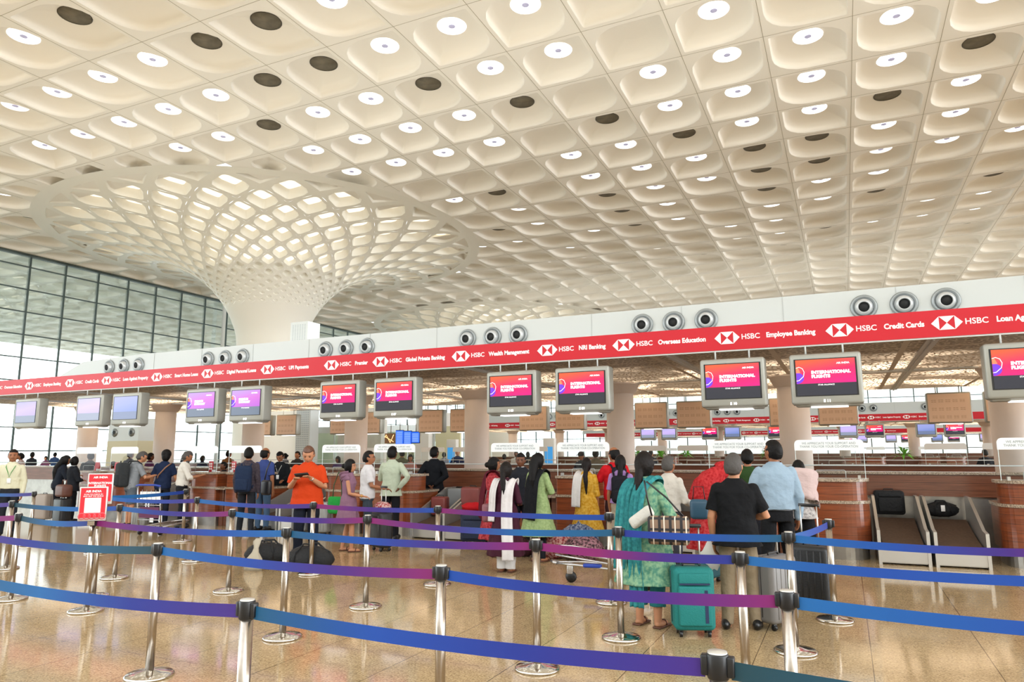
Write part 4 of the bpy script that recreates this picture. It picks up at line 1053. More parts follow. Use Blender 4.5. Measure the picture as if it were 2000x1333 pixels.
def suitcase(label, loc, rz, w_, dp, hh, mt, ribs=False, handle=0, wheels=True, soft=False, trim=None):
    t = thing('suitcase', label, 'suitcase', loc, math.radians(rz)); z0 = .06 if wheels else 0.0
    b = MB(); b.rbox(-w_/2, w_/2, -dp/2, dp/2, z0, z0+hh, r=.05, seg=4)
    if ribs:
        for k in range(5):
            x = -w_/2+.07+k*(w_-.14)/4; b.rbox(x-.008, x+.008, -dp/2-.006, dp/2+.006, z0+.05, z0+hh-.05, r=.004, seg=1)
    b.build('shell', mt, t)
    MB().tube([(-w_/2-.002, 0, z0+.06), (-w_/2-.002, 0, z0+hh-.045), (-w_/2+.045, 0, z0+hh+.001), (w_/2-.045, 0, z0+hh+.001), (w_/2+.002, 0, z0+hh-.045), (w_/2+.002, 0, z0+.06)], .004, 6).build('seam_zip', mat('zip_dark', '#26262a', .4), t)
    if soft:
        MB().rbox(-w_*.40, w_*.40, -dp/2-.035, -dp/2+.02, z0+.05, z0+hh*.72, r=.02, seg=3).build('front_pocket', mt, t)
        MB().rbox(-w_*.38, w_*.38, -dp/2-.028, -dp/2+.02, z0+hh*.75, z0+hh*.92, r=.015, seg=3).build('upper_pocket', mt, t)
        if trim: MB().box(w_*.22, w_*.30, -dp/2-.038, -dp/2-.03, z0+.08, z0+hh*.66).box(-w_*.36, w_*.36, -dp/2-.032, -dp/2-.026, z0+hh*.74, z0+hh*.765).build('trim', trim, t)
    MB().tube([(-.08, 0, z0+hh-.005), (-.07, 0, z0+hh+.025), (.07, 0, z0+hh+.025), (.08, 0, z0+hh-.005)], .009, 8).build('carry_handle', shoe_k, t)
    if wheels:
        for sx in (-1, 1):
            for sy in (-1, 1):
                x, y = sx*(w_/2-.06), sy*(dp/2-.05)
                b = MB(); b.lathe([(.0, -.012), (.028, -.012), (.028, .012), (0, .012)], o=(x, y, .029), seg=16, M=Matrix.Rotation(PI/2, 4, 'Y'), cap=False); b.box(x-.02, x+.02, y-.012, y+.012, .04, z0+.02)
                b.build('wheel', shoe_k, t)
    if handle:
        b = MB(); b.tube([(-.09, .02 if soft else 0, z0+hh-.02), (-.09, .02 if soft else 0, z0+hh+handle)], .008, 8); b.tube([(.09, .02 if soft else 0, z0+hh-.02), (.09, .02 if soft else 0, z0+hh+handle)], .008, 8); b.build('telescopic_handle', m_alu, t)
        MB().rbox(-.115, .115, .0, .04, z0+hh+handle-.01, z0+hh+handle+.025, r=.01, seg=2).build('grip', shoe_k, t)
    return t
def worn(who): r = who['t']; return Matrix.Translation(r.location) @ Matrix.Rotation(r.rotation_euler.z, 4, 'Z')
# ================================================================ QUEUE BARRIER
m_post = mat('post_steel', '#aea498', rough=.26, metal=1.0, noise=.08, scale=40)
m_postb = mat('post_base_chrome', '#d8d6d2', rough=.10, metal=1.0)
m_cap = mat('belt_head_black', '#101216', rough=.38)
BLUE, TEAL, PURP, MAG, AZUR = srgb('#055db0'), srgb('#0c6a8c'), srgb('#553092'), srgb('#95247c'), srgb('#0f78b2')
INDI, DTEAL = srgb('#27429e'), srgb('#14535f')
def tape_mat():
    m = mat('belt_webbing', (1, 1, 1), rough=.6); N, L, b = nodes_of(m)
    at = N.new('ShaderNodeAttribute'); at.attribute_name = 'webbing'; L.new(at.outputs['Color'], b.inputs['Base Color'])
    wv = N.new('ShaderNodeTexNoise'); wv.inputs['Scale'].default_value = 300; tc = N.new('ShaderNodeTexCoord'); L.new(tc.outputs['Object'], wv.inputs['Vector'])
    bp = N.new('ShaderNodeBump'); bp.inputs['Strength'].default_value = .15; L.new(wv.outputs['Fac'], bp.inputs['Height']); L.new(bp.outputs[0], b.inputs['Normal']); return m
m_tape = tape_mat()
def post_proto():
    t = empty('barrier_post')
    MB().lathe([(.165, 0), (.178, .004), (.178, .016), (.165, .026), (.10, .036), (.05, .046), (.034, .05)], seg=40).build('base', m_postb, t)
    MB().lathe([(.0315, .04), (.0315, .935)], seg=24).build('pole', m_post, t)
    b = MB(); b.lathe([(.034, .905), (.038, .91), (.038, .988), (.036, .992)], seg=24)
    b.rbox(.03, .058, -.018, .018, .915, .985, r=.006, seg=2); b.rbox(-.058, -.03, -.018, .018, .915, .985, r=.006, seg=2)
    b.build('head', m_cap, t)
    MB().lathe([(.035, .992), (.034, .998), (.0, 1.0)], seg=24, cap=False).build('cap_disc', mat('cap_disc_grey', '#c9c7c0', rough=.4, metal=.5), t)
    return t
P_post = post_proto(); _pf = [True]
POST = {
 'A1': (-2.68, 2.71), 'A2': (-.46, 2.70),
 'B1': (-4.98, 4.06), 'B2': (-2.35, 3.99), 'B3': (-.32, 3.98),
 'C0': (-9.04, 5.40), 'C1': (-7.61, 5.35), 'C2': (-4.85, 5.36), 'C3': (-2.32, 5.44), 'C4': (-.72, 5.33),
 'D0': (-11.49, 6.75), 'D1': (-9.24, 6.87), 'D2': (-7.05, 6.80), 'D3': (-4.94, 6.75), 'D4': (-1.98, 6.61), 'D5': (-.50, 6.77),
 'E0': (-13.99, 8.60), 'E1': (-11.78, 8.37), 'E2': (-9.49, 8.41), 'E3': (-6.96, 8.21), 'E4': (-4.90, 8.22), 'E5': (-2.52, 8.06), 'E6': (-.21, 8.14),
 'F1': (-11.81, 10.17)}
ROWN = {'A': 'nearest', 'B': 'second', 'C': 'third', 'D': 'fourth', 'E': 'fifth', 'F': 'farthest'}
rows_ = {}
for k, (x, y) in POST.items(): rows_.setdefault(k[0], []).append((x, k))
PO = {}
o = copy_tree(P_post); _xs = 5.9*(-1.405); o.location = (_xs, 5.9, 0); tag(o, 'steel barrier post carrying the farther red framed sign, left side', 'barrier post', 'queue barrier posts')
for r_, l_ in rows_.items():
    for n, (x, k) in enumerate(sorted(l_)):
        o = P_post if _pf[0] else copy_tree(P_post); _pf[0] = False
        o.location = (*POST[k], 0); PO[k] = o
        lab = f'steel barrier post with a black head, {ORD[n]} from the left in the {ROWN[r_]} row' if len(l_) > 1 else 'steel barrier post standing alone in the farthest row, on the left'
        if k == 'C1': lab = 'steel barrier post carrying the nearer red framed sign, left side'
        tag(o, lab, 'barrier post', 'queue barrier posts')
def belt(a, b, cols, sag=.035, hz=.938, own=None):
    """webbing from a to b (keys or points), child of the post that reels it out; cols = colours from a to b"""
    pa = Vector((*(POST[a] if isinstance(a, str) else a), 0)); pb = Vector((*(POST[b] if isinstance(b, str) else b), 0))
    own = own or (a if isinstance(a, str) else b)
    d = (pb-pa).normalized(); pa = pa+d*.045; pb = pb-d*.045; nrm_ = Vector((-d.y, d.x, 0))
    n = 24; vs = []; cc = []
    for i in range(n+1):
        t = i/n; p = pa.lerp(pb, t); z = hz-sag*4*t*(1-t)
        tw = .0
        f = t*(len(cols)-1); q = min(int(f), len(cols)-2); f -= q; col = tuple(cols[q][c]*(1-f)+cols[q+1][c]*f for c in range(3)); col = tuple(q_**1.32*.92 for q_ in col)
        for s_ in (-1, 1):
            for h in (-.031, .031): vs.append(Vector((p.x, p.y, z+h))+nrm_*s_*.001); cc.append(col)
    fs = []
    for i in range(n):
        a0, b0 = i*4, (i+1)*4
        fs += [(a0, b0, b0+1, a0+1), (a0+3, b0+3, b0+2, a0+2), (a0+1, b0+1, b0+3, a0+3), (a0+2, b0+2, b0, a0)]
    par = PO[own]; off = par.location
    m_ = MB().add([v-Vector(off) for v in vs], fs, 0, False); o = m_.build('belt', m_tape, par)
    ca = o.data.color_attributes.new('webbing', 'FLOAT_COLOR', 'POINT')
    ca.data.foreach_set('color', [c for col in cc for c in (*col, 1)])
    return o
belt((-5.1, 2.72), 'A1', [TEAL, AZUR, INDI, PURP])
belt('A1', 'A2', [TEAL, BLUE, INDI, PURP], .03)
belt('A2', (1.8, 2.7), [DTEAL, TEAL, BLUE])
belt((-7.4, 4.1), 'B1', [PURP, INDI, TEAL, DTEAL])
belt('B1', 'B2', [AZUR, BLUE, PURP, MAG])
belt('B2', 'B3', [BLUE, INDI, PURP, MAG])
belt('B3', (1.9, 4.0), [AZUR, BLUE, BLUE])
belt((-11.0, 5.42), 'C0', [PURP, MAG])
belt('C0', 'C1', [DTEAL, AZUR, INDI])
belt('C1', 'C2', [MAG, PURP, BLUE, AZUR])
belt('C2', 'C3', [TEAL, BLUE, PURP, MAG], .03)
belt('C3', 'C4', [MAG, MAG, PURP, INDI], .02)
belt('C4', (1.7, 5.35), [AZUR, BLUE, BLUE, INDI])
belt((-13.6, 6.8), 'D0', [BLUE, PURP])
belt('D0', 'D1', [DTEAL, AZUR, BLUE])
belt('D1', 'D2', [AZUR, INDI, PURP, MAG])
belt('D2', 'D3', [AZUR, INDI, PURP, MAG])
belt('D3', 'D4', [MAG, PURP, AZUR, TEAL], .05)
belt('D4', 'D5', [INDI, BLUE, TEAL], .015)
belt('D5', (1.9, 6.75), [AZUR, BLUE, PURP, MAG])
belt((-16.3, 8.6), 'E0', [BLUE, AZUR, PURP])
belt('E1', 'E2', [AZUR, BLUE, PURP])
belt('E1', 'F1', [AZUR, AZUR, INDI], .02)
belt('E2', 'E3', [AZUR, BLUE, PURP, PURP])
belt('E3', 'E4', [MAG, PURP, BLUE], .02)
belt('E4', 'E5', [MAG, PURP, BLUE, BLUE], .02)
belt('D5', 'E6', [AZUR, BLUE, INDI], .015)
# red framed notices on their own posts
m_frame = mat('sign_frame_silver', '#c7c5c2', rough=.3, metal=.6); m_sred = mat('sign_red', '#c8202e', rough=.4); m_sred2 = mat('sign_red_pattern', '#d8545c', rough=.4)
m_sw = mat('sign_white', '#f4f2ef', rough=.5)
def sign(loc, rz, label, second):
    t = thing('notice_sign', label, 'sign', loc, rz)
    up_ = .125 if second else 0
    t.location.z = up_
    MB().rbox(-.14, .14, -.012, .012, .965, 1.335, r=.008, seg=2).build('frame', m_frame, t)
    MB().box(-.125, .125, -.016, -.011, 1.0, 1.322).build('poster', m_sred, t)
    MB().box(-.035, .035, -.03, .02, .92, .965).tube([(0, 0, .80-up_), (0, 0, .94)], .016, 10).build('clamp', m_post, t)
    put_text('lettering', 'AIR INDIA', .034, m_sw, t, (0, -.017, 1.285), align='CENTER', bold=.0008)
    if not second:
        put_text('lettering', 'SCAN TO CHECK IN\nAND SKIP THE QUEUE', .020, m_sw, t, (0, -.017, 1.242), align='CENTER')
        MB().box(-.08, .08, -.018, -.015, 1.055, 1.215).build('white_panel', m_sw, t)
        b = MB()
        for k in range(5): b.lathe([(.030, -.0005), (.038, -.0005), (.038, .0005), (.030, .0005)], o=(-.10+k*.05, -.0168, 1.018), seg=14, M=Matrix.Rotation(PI/2, 4, 'X'), cap=False)
        b.build('pattern', m_sred2, t)
    else:
        put_text('lettering', 'INTERNATIONAL\nFLIGHTS', .034, m_sw, t, (0, -.017, 1.20), align='CENTER', bold=.001)
    return t
sign((-7.61+.05, 5.35-.055, .0), .72, 'red framed notice with a white square panel, standing on a post at left', False)
sg = sign((_xs+.05, 5.9-.055, .0), .72, 'red framed notice half hidden behind the nearer one at left', True)
# ================================================================ THE QUEUE AND THE STAFF
def lanyard(col, card=True):
    def f(i):
        U, S, s = i['U'], i['S'], i['s']; m = mat('lanyard_'+col, col, .6)
        g = [S(U(p)) for p in ((-.085, .02, 1.43), (-.075, .125, 1.36), (-.03, .150, 1.26), (0, .152, 1.16), (.03, .150, 1.26), (.075, .125, 1.36), (.085, .02, 1.43))]
        MB().tube(g, .007, 6).build('lanyard', m, i['t'])
        c = S(U((0, .158, 1.09))); MB().rbox(-.035, .035, -.003, .003, -.05, .05, r=.003, seg=1, M=Matrix.Translation(c)).build('id_card', mat('card_white', '#e8e8e4', .4), i['t'])
    return f
def dupatta(col, style, w_=.16):
    def f(i):
        U, S = i['U'], i['S']; m = cloth(col)
        if style == 'two_back':      # crosses the front of the neck, both ends hang down the back
            for sx in (-1, 1): strip(i['t'], 'dupatta', [S(U(p)) for p in ((sx*.02, .115, 1.36), (sx*.10, .07, 1.42), (sx*.125, -.06, 1.425), (sx*.13, -.145, 1.30), (sx*.12, -.16, 1.05), (sx*.13, -.19, .75), (sx*.12, -.21, .45 if sx > 0 else .62))], w_, m)
        if style == 'right_back': strip(i['t'], 'dupatta', [S(U(p)) for p in ((.05, .13, 1.25), (.09, .10, 1.40), (.11, -.02, 1.445), (.10, -.15, 1.32), (.10, -.17, 1.05), (.10, -.20, .75), (.10, -.25, .42), (.10, -.26, .28))], w_, m)
        if style == 'left_back': strip(i['t'], 'dupatta', [S(U(p)) for p in ((-.05, .14, 1.2), (-.09, .10, 1.40), (-.11, -.02, 1.445), (-.11, -.15, 1.32), (-.12, -.17, 1.1), (-.15, -.18, .92))], w_, m)
        if style == 'wrap':
            strip(i['t'], 'dupatta', [S(U(p)) for p in ((-.14, -.15, .95), (-.15, -.16, 1.2), (-.13, -.10, 1.40), (-.02, .10, 1.38), (.13, .03, 1.42), (.14, -.13, 1.35), (.10, -.17, 1.1), (.08, -.19, .8))], .22, m, folds=4, amp=.014)
        if style == 'shawl':
            strip(i['t'], 'shawl', [S(U(p)) for p in ((-.24, .08, 1.15), (-.22, -.06, 1.30), (-.12, -.16, 1.36), (.0, -.17, 1.36), (.13, -.16, 1.34), (.23, -.05, 1.28), (.25, .08, 1.10))], .42, m, wdir=(0, 0, 1), folds=3, amp=.012)
    return f
def multi(*fs):
    def f(i):
        for g in fs: g(i)
    return f
def belt_(col='#15151a'):
    def f(i):
        a, b = .168, .123
        vs = []; 
        MB().lathe([(1.0, .925), (1.0, .955), (.94, .955), (.94, .925)], seg=28, M=Matrix.Diagonal((.182*i['s'], .138*i['s'], i['s'], 1)), cap=False).build('waist_belt', mat('belt_'+col, col, .4), i['t'])
    return f
def glasses(i):
    b = MB()
    for sd in (-1, 1): b.tube([i['HM'] @ Vector((sd*(.032+.022*math.cos(a))*i['s'], .100*i['s'], (.010+.017*math.sin(a))*i['s'])) for a in [q*PI/4 for q in range(9)]], .0016, 4); b.tube([i['HM'] @ Vector((sd*.054*i['s'], .098*i['s'], .012*i['s'])), i['HM'] @ Vector((sd*.08*i['s'], .0, .012*i['s']))], .0016, 4)
    b.build('glasses', shoe_k, i['t'])
def watch(nm='L'):
    def f(i):
        J = i['J']; e, w_ = J['e'+nm], J['w'+nm]; d = (w_-e).normalized(); p = e.lerp(w_, .94)
        MB().tube([p-d*.009, p+d*.009], .033*i['s'], 14).build('wrist_watch', m_alu, i['t'])
    return f
def bangle(nm='R', col='#d8b060'):
    def f(i):
        J = i['J']; e, w_ = J['e'+nm], J['w'+nm]; d = (w_-e).normalized(); p = e.lerp(w_, .92)
        MB().tube([p-d*.008, p+d*.008], .032*i['s'], 14).build('bangle', mat('gold', '#c9a050', .3, metal=.9), i['t'])
    return f
def beard(col=None):
    def f(i):
        s = i['s']
        def bf(d, p): return p
        o = MB().ell((0, 0, 0), (.058*s, .05*s, .045*s), 14, 9, M=i['HM'] @ Matrix.Translation((0, .052*s, -.085*s))).build('beard', col or hair_g, i['t'])
    return f
def moustache(i):
    s = i['s']; MB().tube([i['HM'] @ Vector((-.026*s, .088*s, -.038*s)), i['HM'] @ Vector((0, .102*s, -.033*s)), i['HM'] @ Vector((.026*s, .088*s, -.038*s))], [.004*s, .007*s, .004*s], 6).build('moustache', hair_d, i['t'])

w1 = person('man in a pale yellow shirt with a green lanyard, facing the camera at far left', (-15.95, 9.3, 0), 226, 1.78, hair='short', hairm=hair_d, top=('tuck', '#e3e0c2'), bottom=('trousers', '#23262e'), arms=('down', 'down'), head=(8, 0), extra=multi(lanyard('#3f8a3c'), moustache))
person('woman in a dark suit with very long black hair, bending over the leftmost desk', at(107, 11.85), -35, 1.66, 'f', hair='long', top=('shirt', '#1d2430'), bottom=('trousers', '#15171e'), arms=('counter', 'counter'), lean=12, shoes='white', feet=.08)
person('person in a black blazer beside the long haired woman at the leftmost desk', at(136, 11.8), -10, 1.62, 'f', hair='bun', top=('blazer', '#1a1d24'), bottom=('trousers', '#16181e'), arms=('fold', 'fold'), head=(30, 0))
w4 = person('man in grey shorts with a big dark backpack, leaning on a desk at left', at(252, 11.5), -22, 1.76, skin='l', hairm=hair_g, top=('tee', '#8e9499'), bottom=('shorts', '#5f6872'), arms=('counter', 'counter'), lean=14, head=(-10, 25))
backpack('large charcoal hiking backpack worn by the man in grey shorts', w4, '#34373a', .36, .56, .24, 1.14)
w5 = person('man in a navy t-shirt with curly hair behind the luggage trolley at left', at(314, 12.0), 28, 1.76, skin='l', hair='curly', top=('tee', '#1c2a4a'), bottom=('jeans', '#20242e'), arms=('side', 'side'), lean=6, head=(10, 20))
w6 = person('bearded older man in a white shirt standing in profile at a desk, left', at(352, 11.85), -40, 1.74, hairm=hair_g, top=('shirt_out', '#e6e2d8', None, .93, 'half'), bottom=('trousers', '#1c1d22'), arms=('counter', 'counter'), lean=4, head=(0, 28), extra=multi(beard(), belt_()))
w7 = person('man seen from behind with a navy backpack, left of the orange shirt', (-11.4, 11.35, 0), 26, 1.80, top=('tee', '#4a4048', '#38313a', None, 'long'), bottom=('jeans', '#23262d'), arms=('down', 'down'), feet=.15, step=-.10, head=(12, 8), shoes='navy')
backpack('navy backpack with a small pale logo bar worn by the man near the orange shirt', w7, '#1f2f4a', .33, .54, .18, 1.10)
person('tall man in a blue short sleeved shirt behind the navy backpack', at(512, 12.15), 10, 1.80, hair='bald', top=('tee', '#3a4a86'), bottom=('jeans', '#4a6482'), arms=('counter', 'down'), head=(-10, 6))
person('airline clerk in a black blazer with a lanyard, looking down behind the counter', (-12.75, 13.75, 0), 205, 1.72, top=('blazer', '#15181c'), bottom=('trousers', '#15171b'), arms=('push', 'push'), head=(-8, 30), extra=lanyard('#b9b9b0'))
w10 = person('heavy man in an orange polo shirt looking down at a black phone wallet', (-7.80, 9.05, 0), 207, 1.80, girth=1.27, skin='l', hairm=hair_b, top=('tee', '#cf4012', None, .80, 'short', 'collar'), bottom=('trousers', '#171c28'), arms=(((.045, .03, -.27), (-.10, .27, -.12)), ((.045, .03, -.27), (-.10, .26, -.14))), head=(4, 30), feet=.12, vox=.008, extra=watch('L'))
M = worn(w10); J = w10['J']; pw = M @ ((J['wL']+J['wR'])*.5+Vector((0, .10, .06)))
ph = tag(empty('phone_wallet', pw, math.radians(207)), 'open black phone wallet held in both hands by the man in orange', 'phone'); MB().rbox(-.115, .10, -.012, .012, -.05, .05, r=.006, seg=2, M=Matrix.Rotation(-1.0, 4, 'X') @ Matrix.Rotation(.15, 4, 'Y')).build('cover', shoe_k, ph)
w11 = person('woman in a mauve belted dress with her hair in a bun, in profile', (-7.95, 10.28, 0), -62, 1.57, 'f', skin='l', hair='bun', top=('dress', '#8f6a80', None, .52, 'cap'), bottom=('none', '#222222'), arms=('down', 'push'), head=(-8, 4), shoes='sandal', feet=.09, step=.10, vox=.008,
   extra=multi(belt_('#4a3540'), glasses, bangle('R')))
strip(w11['t'], 'hood', [w11['S'](w11['U'](p)) for p in ((-.13, .02, 1.42), (-.12, -.10, 1.40), (0, -.155, 1.34), (.12, -.10, 1.40), (.13, .02, 1.42))], .13, cloth('#8f6a80'), wdir=(0, -.3, 1), folds=2, amp=.012)
w12 = person('man in a white t-shirt and jeans pushing a case, seen from behind at centre left', (-8.15, 11.1, 0), -48, 1.71, skin='m', top=('tee', '#e2e0e2'), bottom=('jeans', '#3a4550'), arms=('down', 'push'), head=(-15, 0), shoes='sandal', extra=glasses)
w13 = person('man in a pale green shirt seen from behind with a hand on his hip', at(763, 11.9), 14, 1.80, skin='d', top=('shirt_out', '#c2cdb6'), bottom=('trousers', '#15171c'), arms=('counter', 'hip'), head=(-8, 0), lean=2)
w14 = person('man in a black suit seen from behind with his hands clasped at his back', at(847, 13.72), 14, 1.80, skin='d', top=('blazer', '#14171c'), bottom=('trousers', '#101216'), arms=('back', 'back'), head=(-20, 0))
w15 = person('woman in a maroon shawl over a red dotted tunic, in profile at centre', (-5.35, 10.75, 0), -48, 1.60, 'f', hair='bun', top=('kurta', '#8e1424', '#c04a50', .30, 'half'), bottom=('churidar', '#6a1020'), arms=('down', 'bagup'), head=(-10, 0), shoes='sandal',
   extra=lambda i: strip(i['t'], 'shawl', [i['S'](i['U'](p)) for p in ((.10, .10, 1.36), (.02, .02, 1.44), (-.12, -.08, 1.40), (-.17, -.14, 1.15), (-.22, -.17, .85), (-.26, -.16, .62))], .26, cloth('#5e1426'), folds=3))
w16 = person('woman in a dark maroon tunic with a long white scarf down her back', (-4.50, 9.45, 0), 6, 1.545, 'f', hair='pony', hairm=hair_d, top=('kurta', '#431a2a', None, .26, 'long'), bottom=('salwar', '#e4e2e0'), arms=('down', 'bagup'), head=(-14, 6), feet=.07, shoes='sandal', vox=.008,
   extra=lambda i: (strip(i['t'], 'scarf', [i['S'](i['U'](p)) for p in ((.06, .12, 1.3), (.10, .08, 1.41), (.12, -.05, 1.43), (.10, -.16, 1.30), (.08, -.18, 1.05), (.09, -.22, .75), (.12, -.28, .45), (.13, -.30, .22))], .17, cloth('#e6e2e2'), folds=2), strip(i['t'], 'scarf', [i['S'](i['U'](p)) for p in ((-.06, .12, 1.3), (-.10, .08, 1.41), (-.13, -.05, 1.42), (-.17, -.12, 1.25), (-.19, -.12, 1.0), (-.20, -.14, .78))], .10, cloth('#e6e2e2'), folds=2)))
w17 = person('man in a dark jacket whose face shows between two women at the counter', at(1018, 11.6), 196, 1.66, skin='d', top=('blazer', '#20232a'), bottom=('trousers', '#17191f'), arms=('down', 'down'), head=(0, 8))
w18 = person('woman in a pale green printed tunic with a black scarf and long black hair', (-4.46, 10.55, 0), -12, 1.665, 'f', hair='long', top=('kurta', '#a9bf86', '#93ac72', .40, 'long'), bottom=('churidar', '#191a20'), arms=('fold', 'fold'), head=(-12, 4), feet=.08, shoes='sandal',
   extra=lambda i: strip(i['t'], 'scarf', [i['S'](i['U'](p)) for p in ((.04, .12, 1.3), (.06, .08, 1.41), (.06, -.06, 1.44), (.02, -.17, 1.30), (-.0, -.20, 1.05), (-.01, -.22, .78), (-.02, -.23, .66))], .24, cloth('#14151a'), folds=3))
MBf = MB()
for q in range(7): MBf.ell(w18['hc']+Vector((-.06+.004*q, -.10-.008*q, .03-.045*q)), (.012, .010, .014), 8, 5)
MBf.build('jasmine_garland', mat('jasmine', '#ece8d8'), w18['t'])
w19 = person('woman in a mustard yellow patterned kurta with a white scarf, back to camera', at(1147, 11.75), 8, 1.58, 'f', hair='pony', hairm=hair_d, top=('kurta', '#c8921a', '#e0b44a', .35, 'half'), bottom=('churidar', '#b8860b'), arms=('down', 'down'), head=(8, 0), shoes='sandal',
   extra=lambda i: strip(i['t'], 'scarf', [i['S'](i['U'](p)) for p in ((.05, .12, 1.34), (.0, .10, 1.42), (-.10, .0, 1.44), (-.14, -.12, 1.34), (-.17, -.15, 1.1), (-.18, -.17, .82))], .15, cloth('#e2dedb'), folds=2))
w20 = person('man in a bright red t-shirt facing left at the counter', at(1203, 11.95), 38, 1.76, hair='bald', skin='m', girth=1.1, top=('tee', '#cc1420'), bottom=('trousers', '#3a2026'), arms=('counter', 'down'), head=(14, 10))
backpack('small black rucksack worn by the man in the red t-shirt', w20, '#22202a', .26, .38, .12, 1.2)
w21 = person('woman in a lilac t-shirt and beige trousers seen from behind', (-3.22, 10.95, 0), 12, 1.63, 'f', hair='pony', top=('tee', '#a884c0', None, .90, 'short'), bottom=('trousers', '#b0a58f'), arms=('down', 'down'), head=(6, 0))
backpack('black daypack worn by the woman in the lilac t-shirt', w21, '#1a1a22', .26, .42, .13, 1.16)
w22 = person('woman in a green tie-dyed kurta with a teal scarf, standing behind the teal suitcase', (-1.86, 7.16, 0), -14, 1.685, 'f', girth=1.16, skin='l', hair='pony', hairm=hair_d, top=('kurta', '#56907a', '#8fb893', .42, 'half'), bottom=('crop', '#2f8086'), arms=('down', ((.10, .02, -.27), (.02, .26, -.30))), head=(-8, 0), feet=.10, shoes='sandal', vox=.0075,
   extra=multi(bangle('R'), lambda i: strip(i['t'], 'scarf', [i['S'](i['U'](p)) for p in ((-.05, .14, 1.32), (-.08, .09, 1.41), (-.10, -.06, 1.42), (-.14, -.16, 1.30), (-.16, -.20, 1.05), (-.17, -.22, .75), (-.17, -.22, .56))], .15, cloth('#2c7e84', pat='#3c9a9c'), folds=3, amp=.018),
   lambda i: strip(i['t'], 'scarf', [i['S'](i['U'](p)) for p in ((.05, .14, 1.34), (.09, .09, 1.43), (.08, -.06, 1.44), (.03, -.18, 1.32), (-.0, -.22, 1.05), (-.0, -.24, .75), (.02, -.25, .40), (.02, -.25, .22))], .15, cloth('#2c7e84', pat='#3c9a9c'), folds=3, amp=.018)))
w23 = person('person in a cream shirt half hidden behind the woman in green', (-2.22, 9.85, 0), -20, 1.62, top=('tuck', '#d6cfc4'), bottom=('trousers', '#3a3a40'), arms=('push', 'push'), hair='short', hairm=hair_g, skin='m')
# woman bending under a red veil
def veil(i):
    s = i['s']
    def vf(d, p):
        if d.y > .55 and d.z < .3: p = p*.8
        return p*(1+.04*math.sin(d.x*11+d.z*7))
    b = MB(); b.ell((0, 0, 0), (.115*s, .14*s, .15*s), 22, 14, M=i['HM'] @ Matrix.Translation((0, -.01*s, .0)), fn=vf)
    pts = [i['hc']+Vector((0, -.04, 0)), i['S'](i['U']((0, -.04, 1.40))), i['S'](i['U']((0, -.10, 1.20))), i['S'](i['U']((0, -.12, 1.05)))]
    b.tube(pts, [.12*s, .20*s, .21*s, .17*s], 18, round_=True)
    o = b.build('veil', cloth('#a8141c', pat='#c8383a'), i['t']); remesh(o, .010, 2, .02, .07)
w24 = person('woman in a red printed veil and dress bending forward at the counter', (-1.92, 10.6, 0), -60, 1.60, 'f', hair='bun', top=('kurta', '#b5121c', '#d04a4c', .34, 'long'), bottom=('churidar', '#9a1018'), arms=('push', 'push'), lean=30, head=(0, 20), shoes='sandal', extra=veil)
w25 = person('man in a black polo shirt and khaki trousers seen from behind beside the teal suitcase', (-1.02, 7.42, 0), 2, 1.66, girth=1.12, skin='l', hairm=hair_g, top=('tee', '#101114', None, .80, 'short'), bottom=('trousers', '#94836a'), arms=('down', 'fold'), head=(-14, 0), feet=.13, step=.04, vox=.0075, extra=lambda i: MB().lathe([(.072, -.01), (.076, .012), (.068, .03), (.062, .03)], o=i['S'](i['U']((0, .0, 1.43))), seg=20, cap=False).build('collar', cloth('#141518'), i['t']))
w26 = person('tall man in a light blue shirt and black trousers seen from behind', (-.80, 9.3, 0), 22, 1.81, girth=1.14, skin='m', top=('tuck', '#9db4c6'), bottom=('trousers', '#121317'), arms=('fold', 'down'), head=(28, -4), feet=.16, step=.05, vox=.0085, extra=multi(belt_('#0c0c0e'), glasses))
w27 = person('man in a dark green t-shirt behind the light blue shirt', (-1.33, 11.15, 0), 10, 1.71, top=('tee', '#2e4a24'), bottom=('trousers', '#22242a'), arms=('counter', 'counter'), head=(0, 20))
w28 = person('woman in a pale pink shawl over a white printed tunic, right of the blue shirt', (-.62, 11.0, 0), 14, 1.55, 'f', hair='bun', top=('kurta_short', '#cfcac6', '#8d8a8a', .82, 'long'), bottom=('palazzo', '#131317'), arms=('push', 'push'), head=(10, 0), shoes='shoe', extra=dupatta('#d8c0bc', 'shawl'))
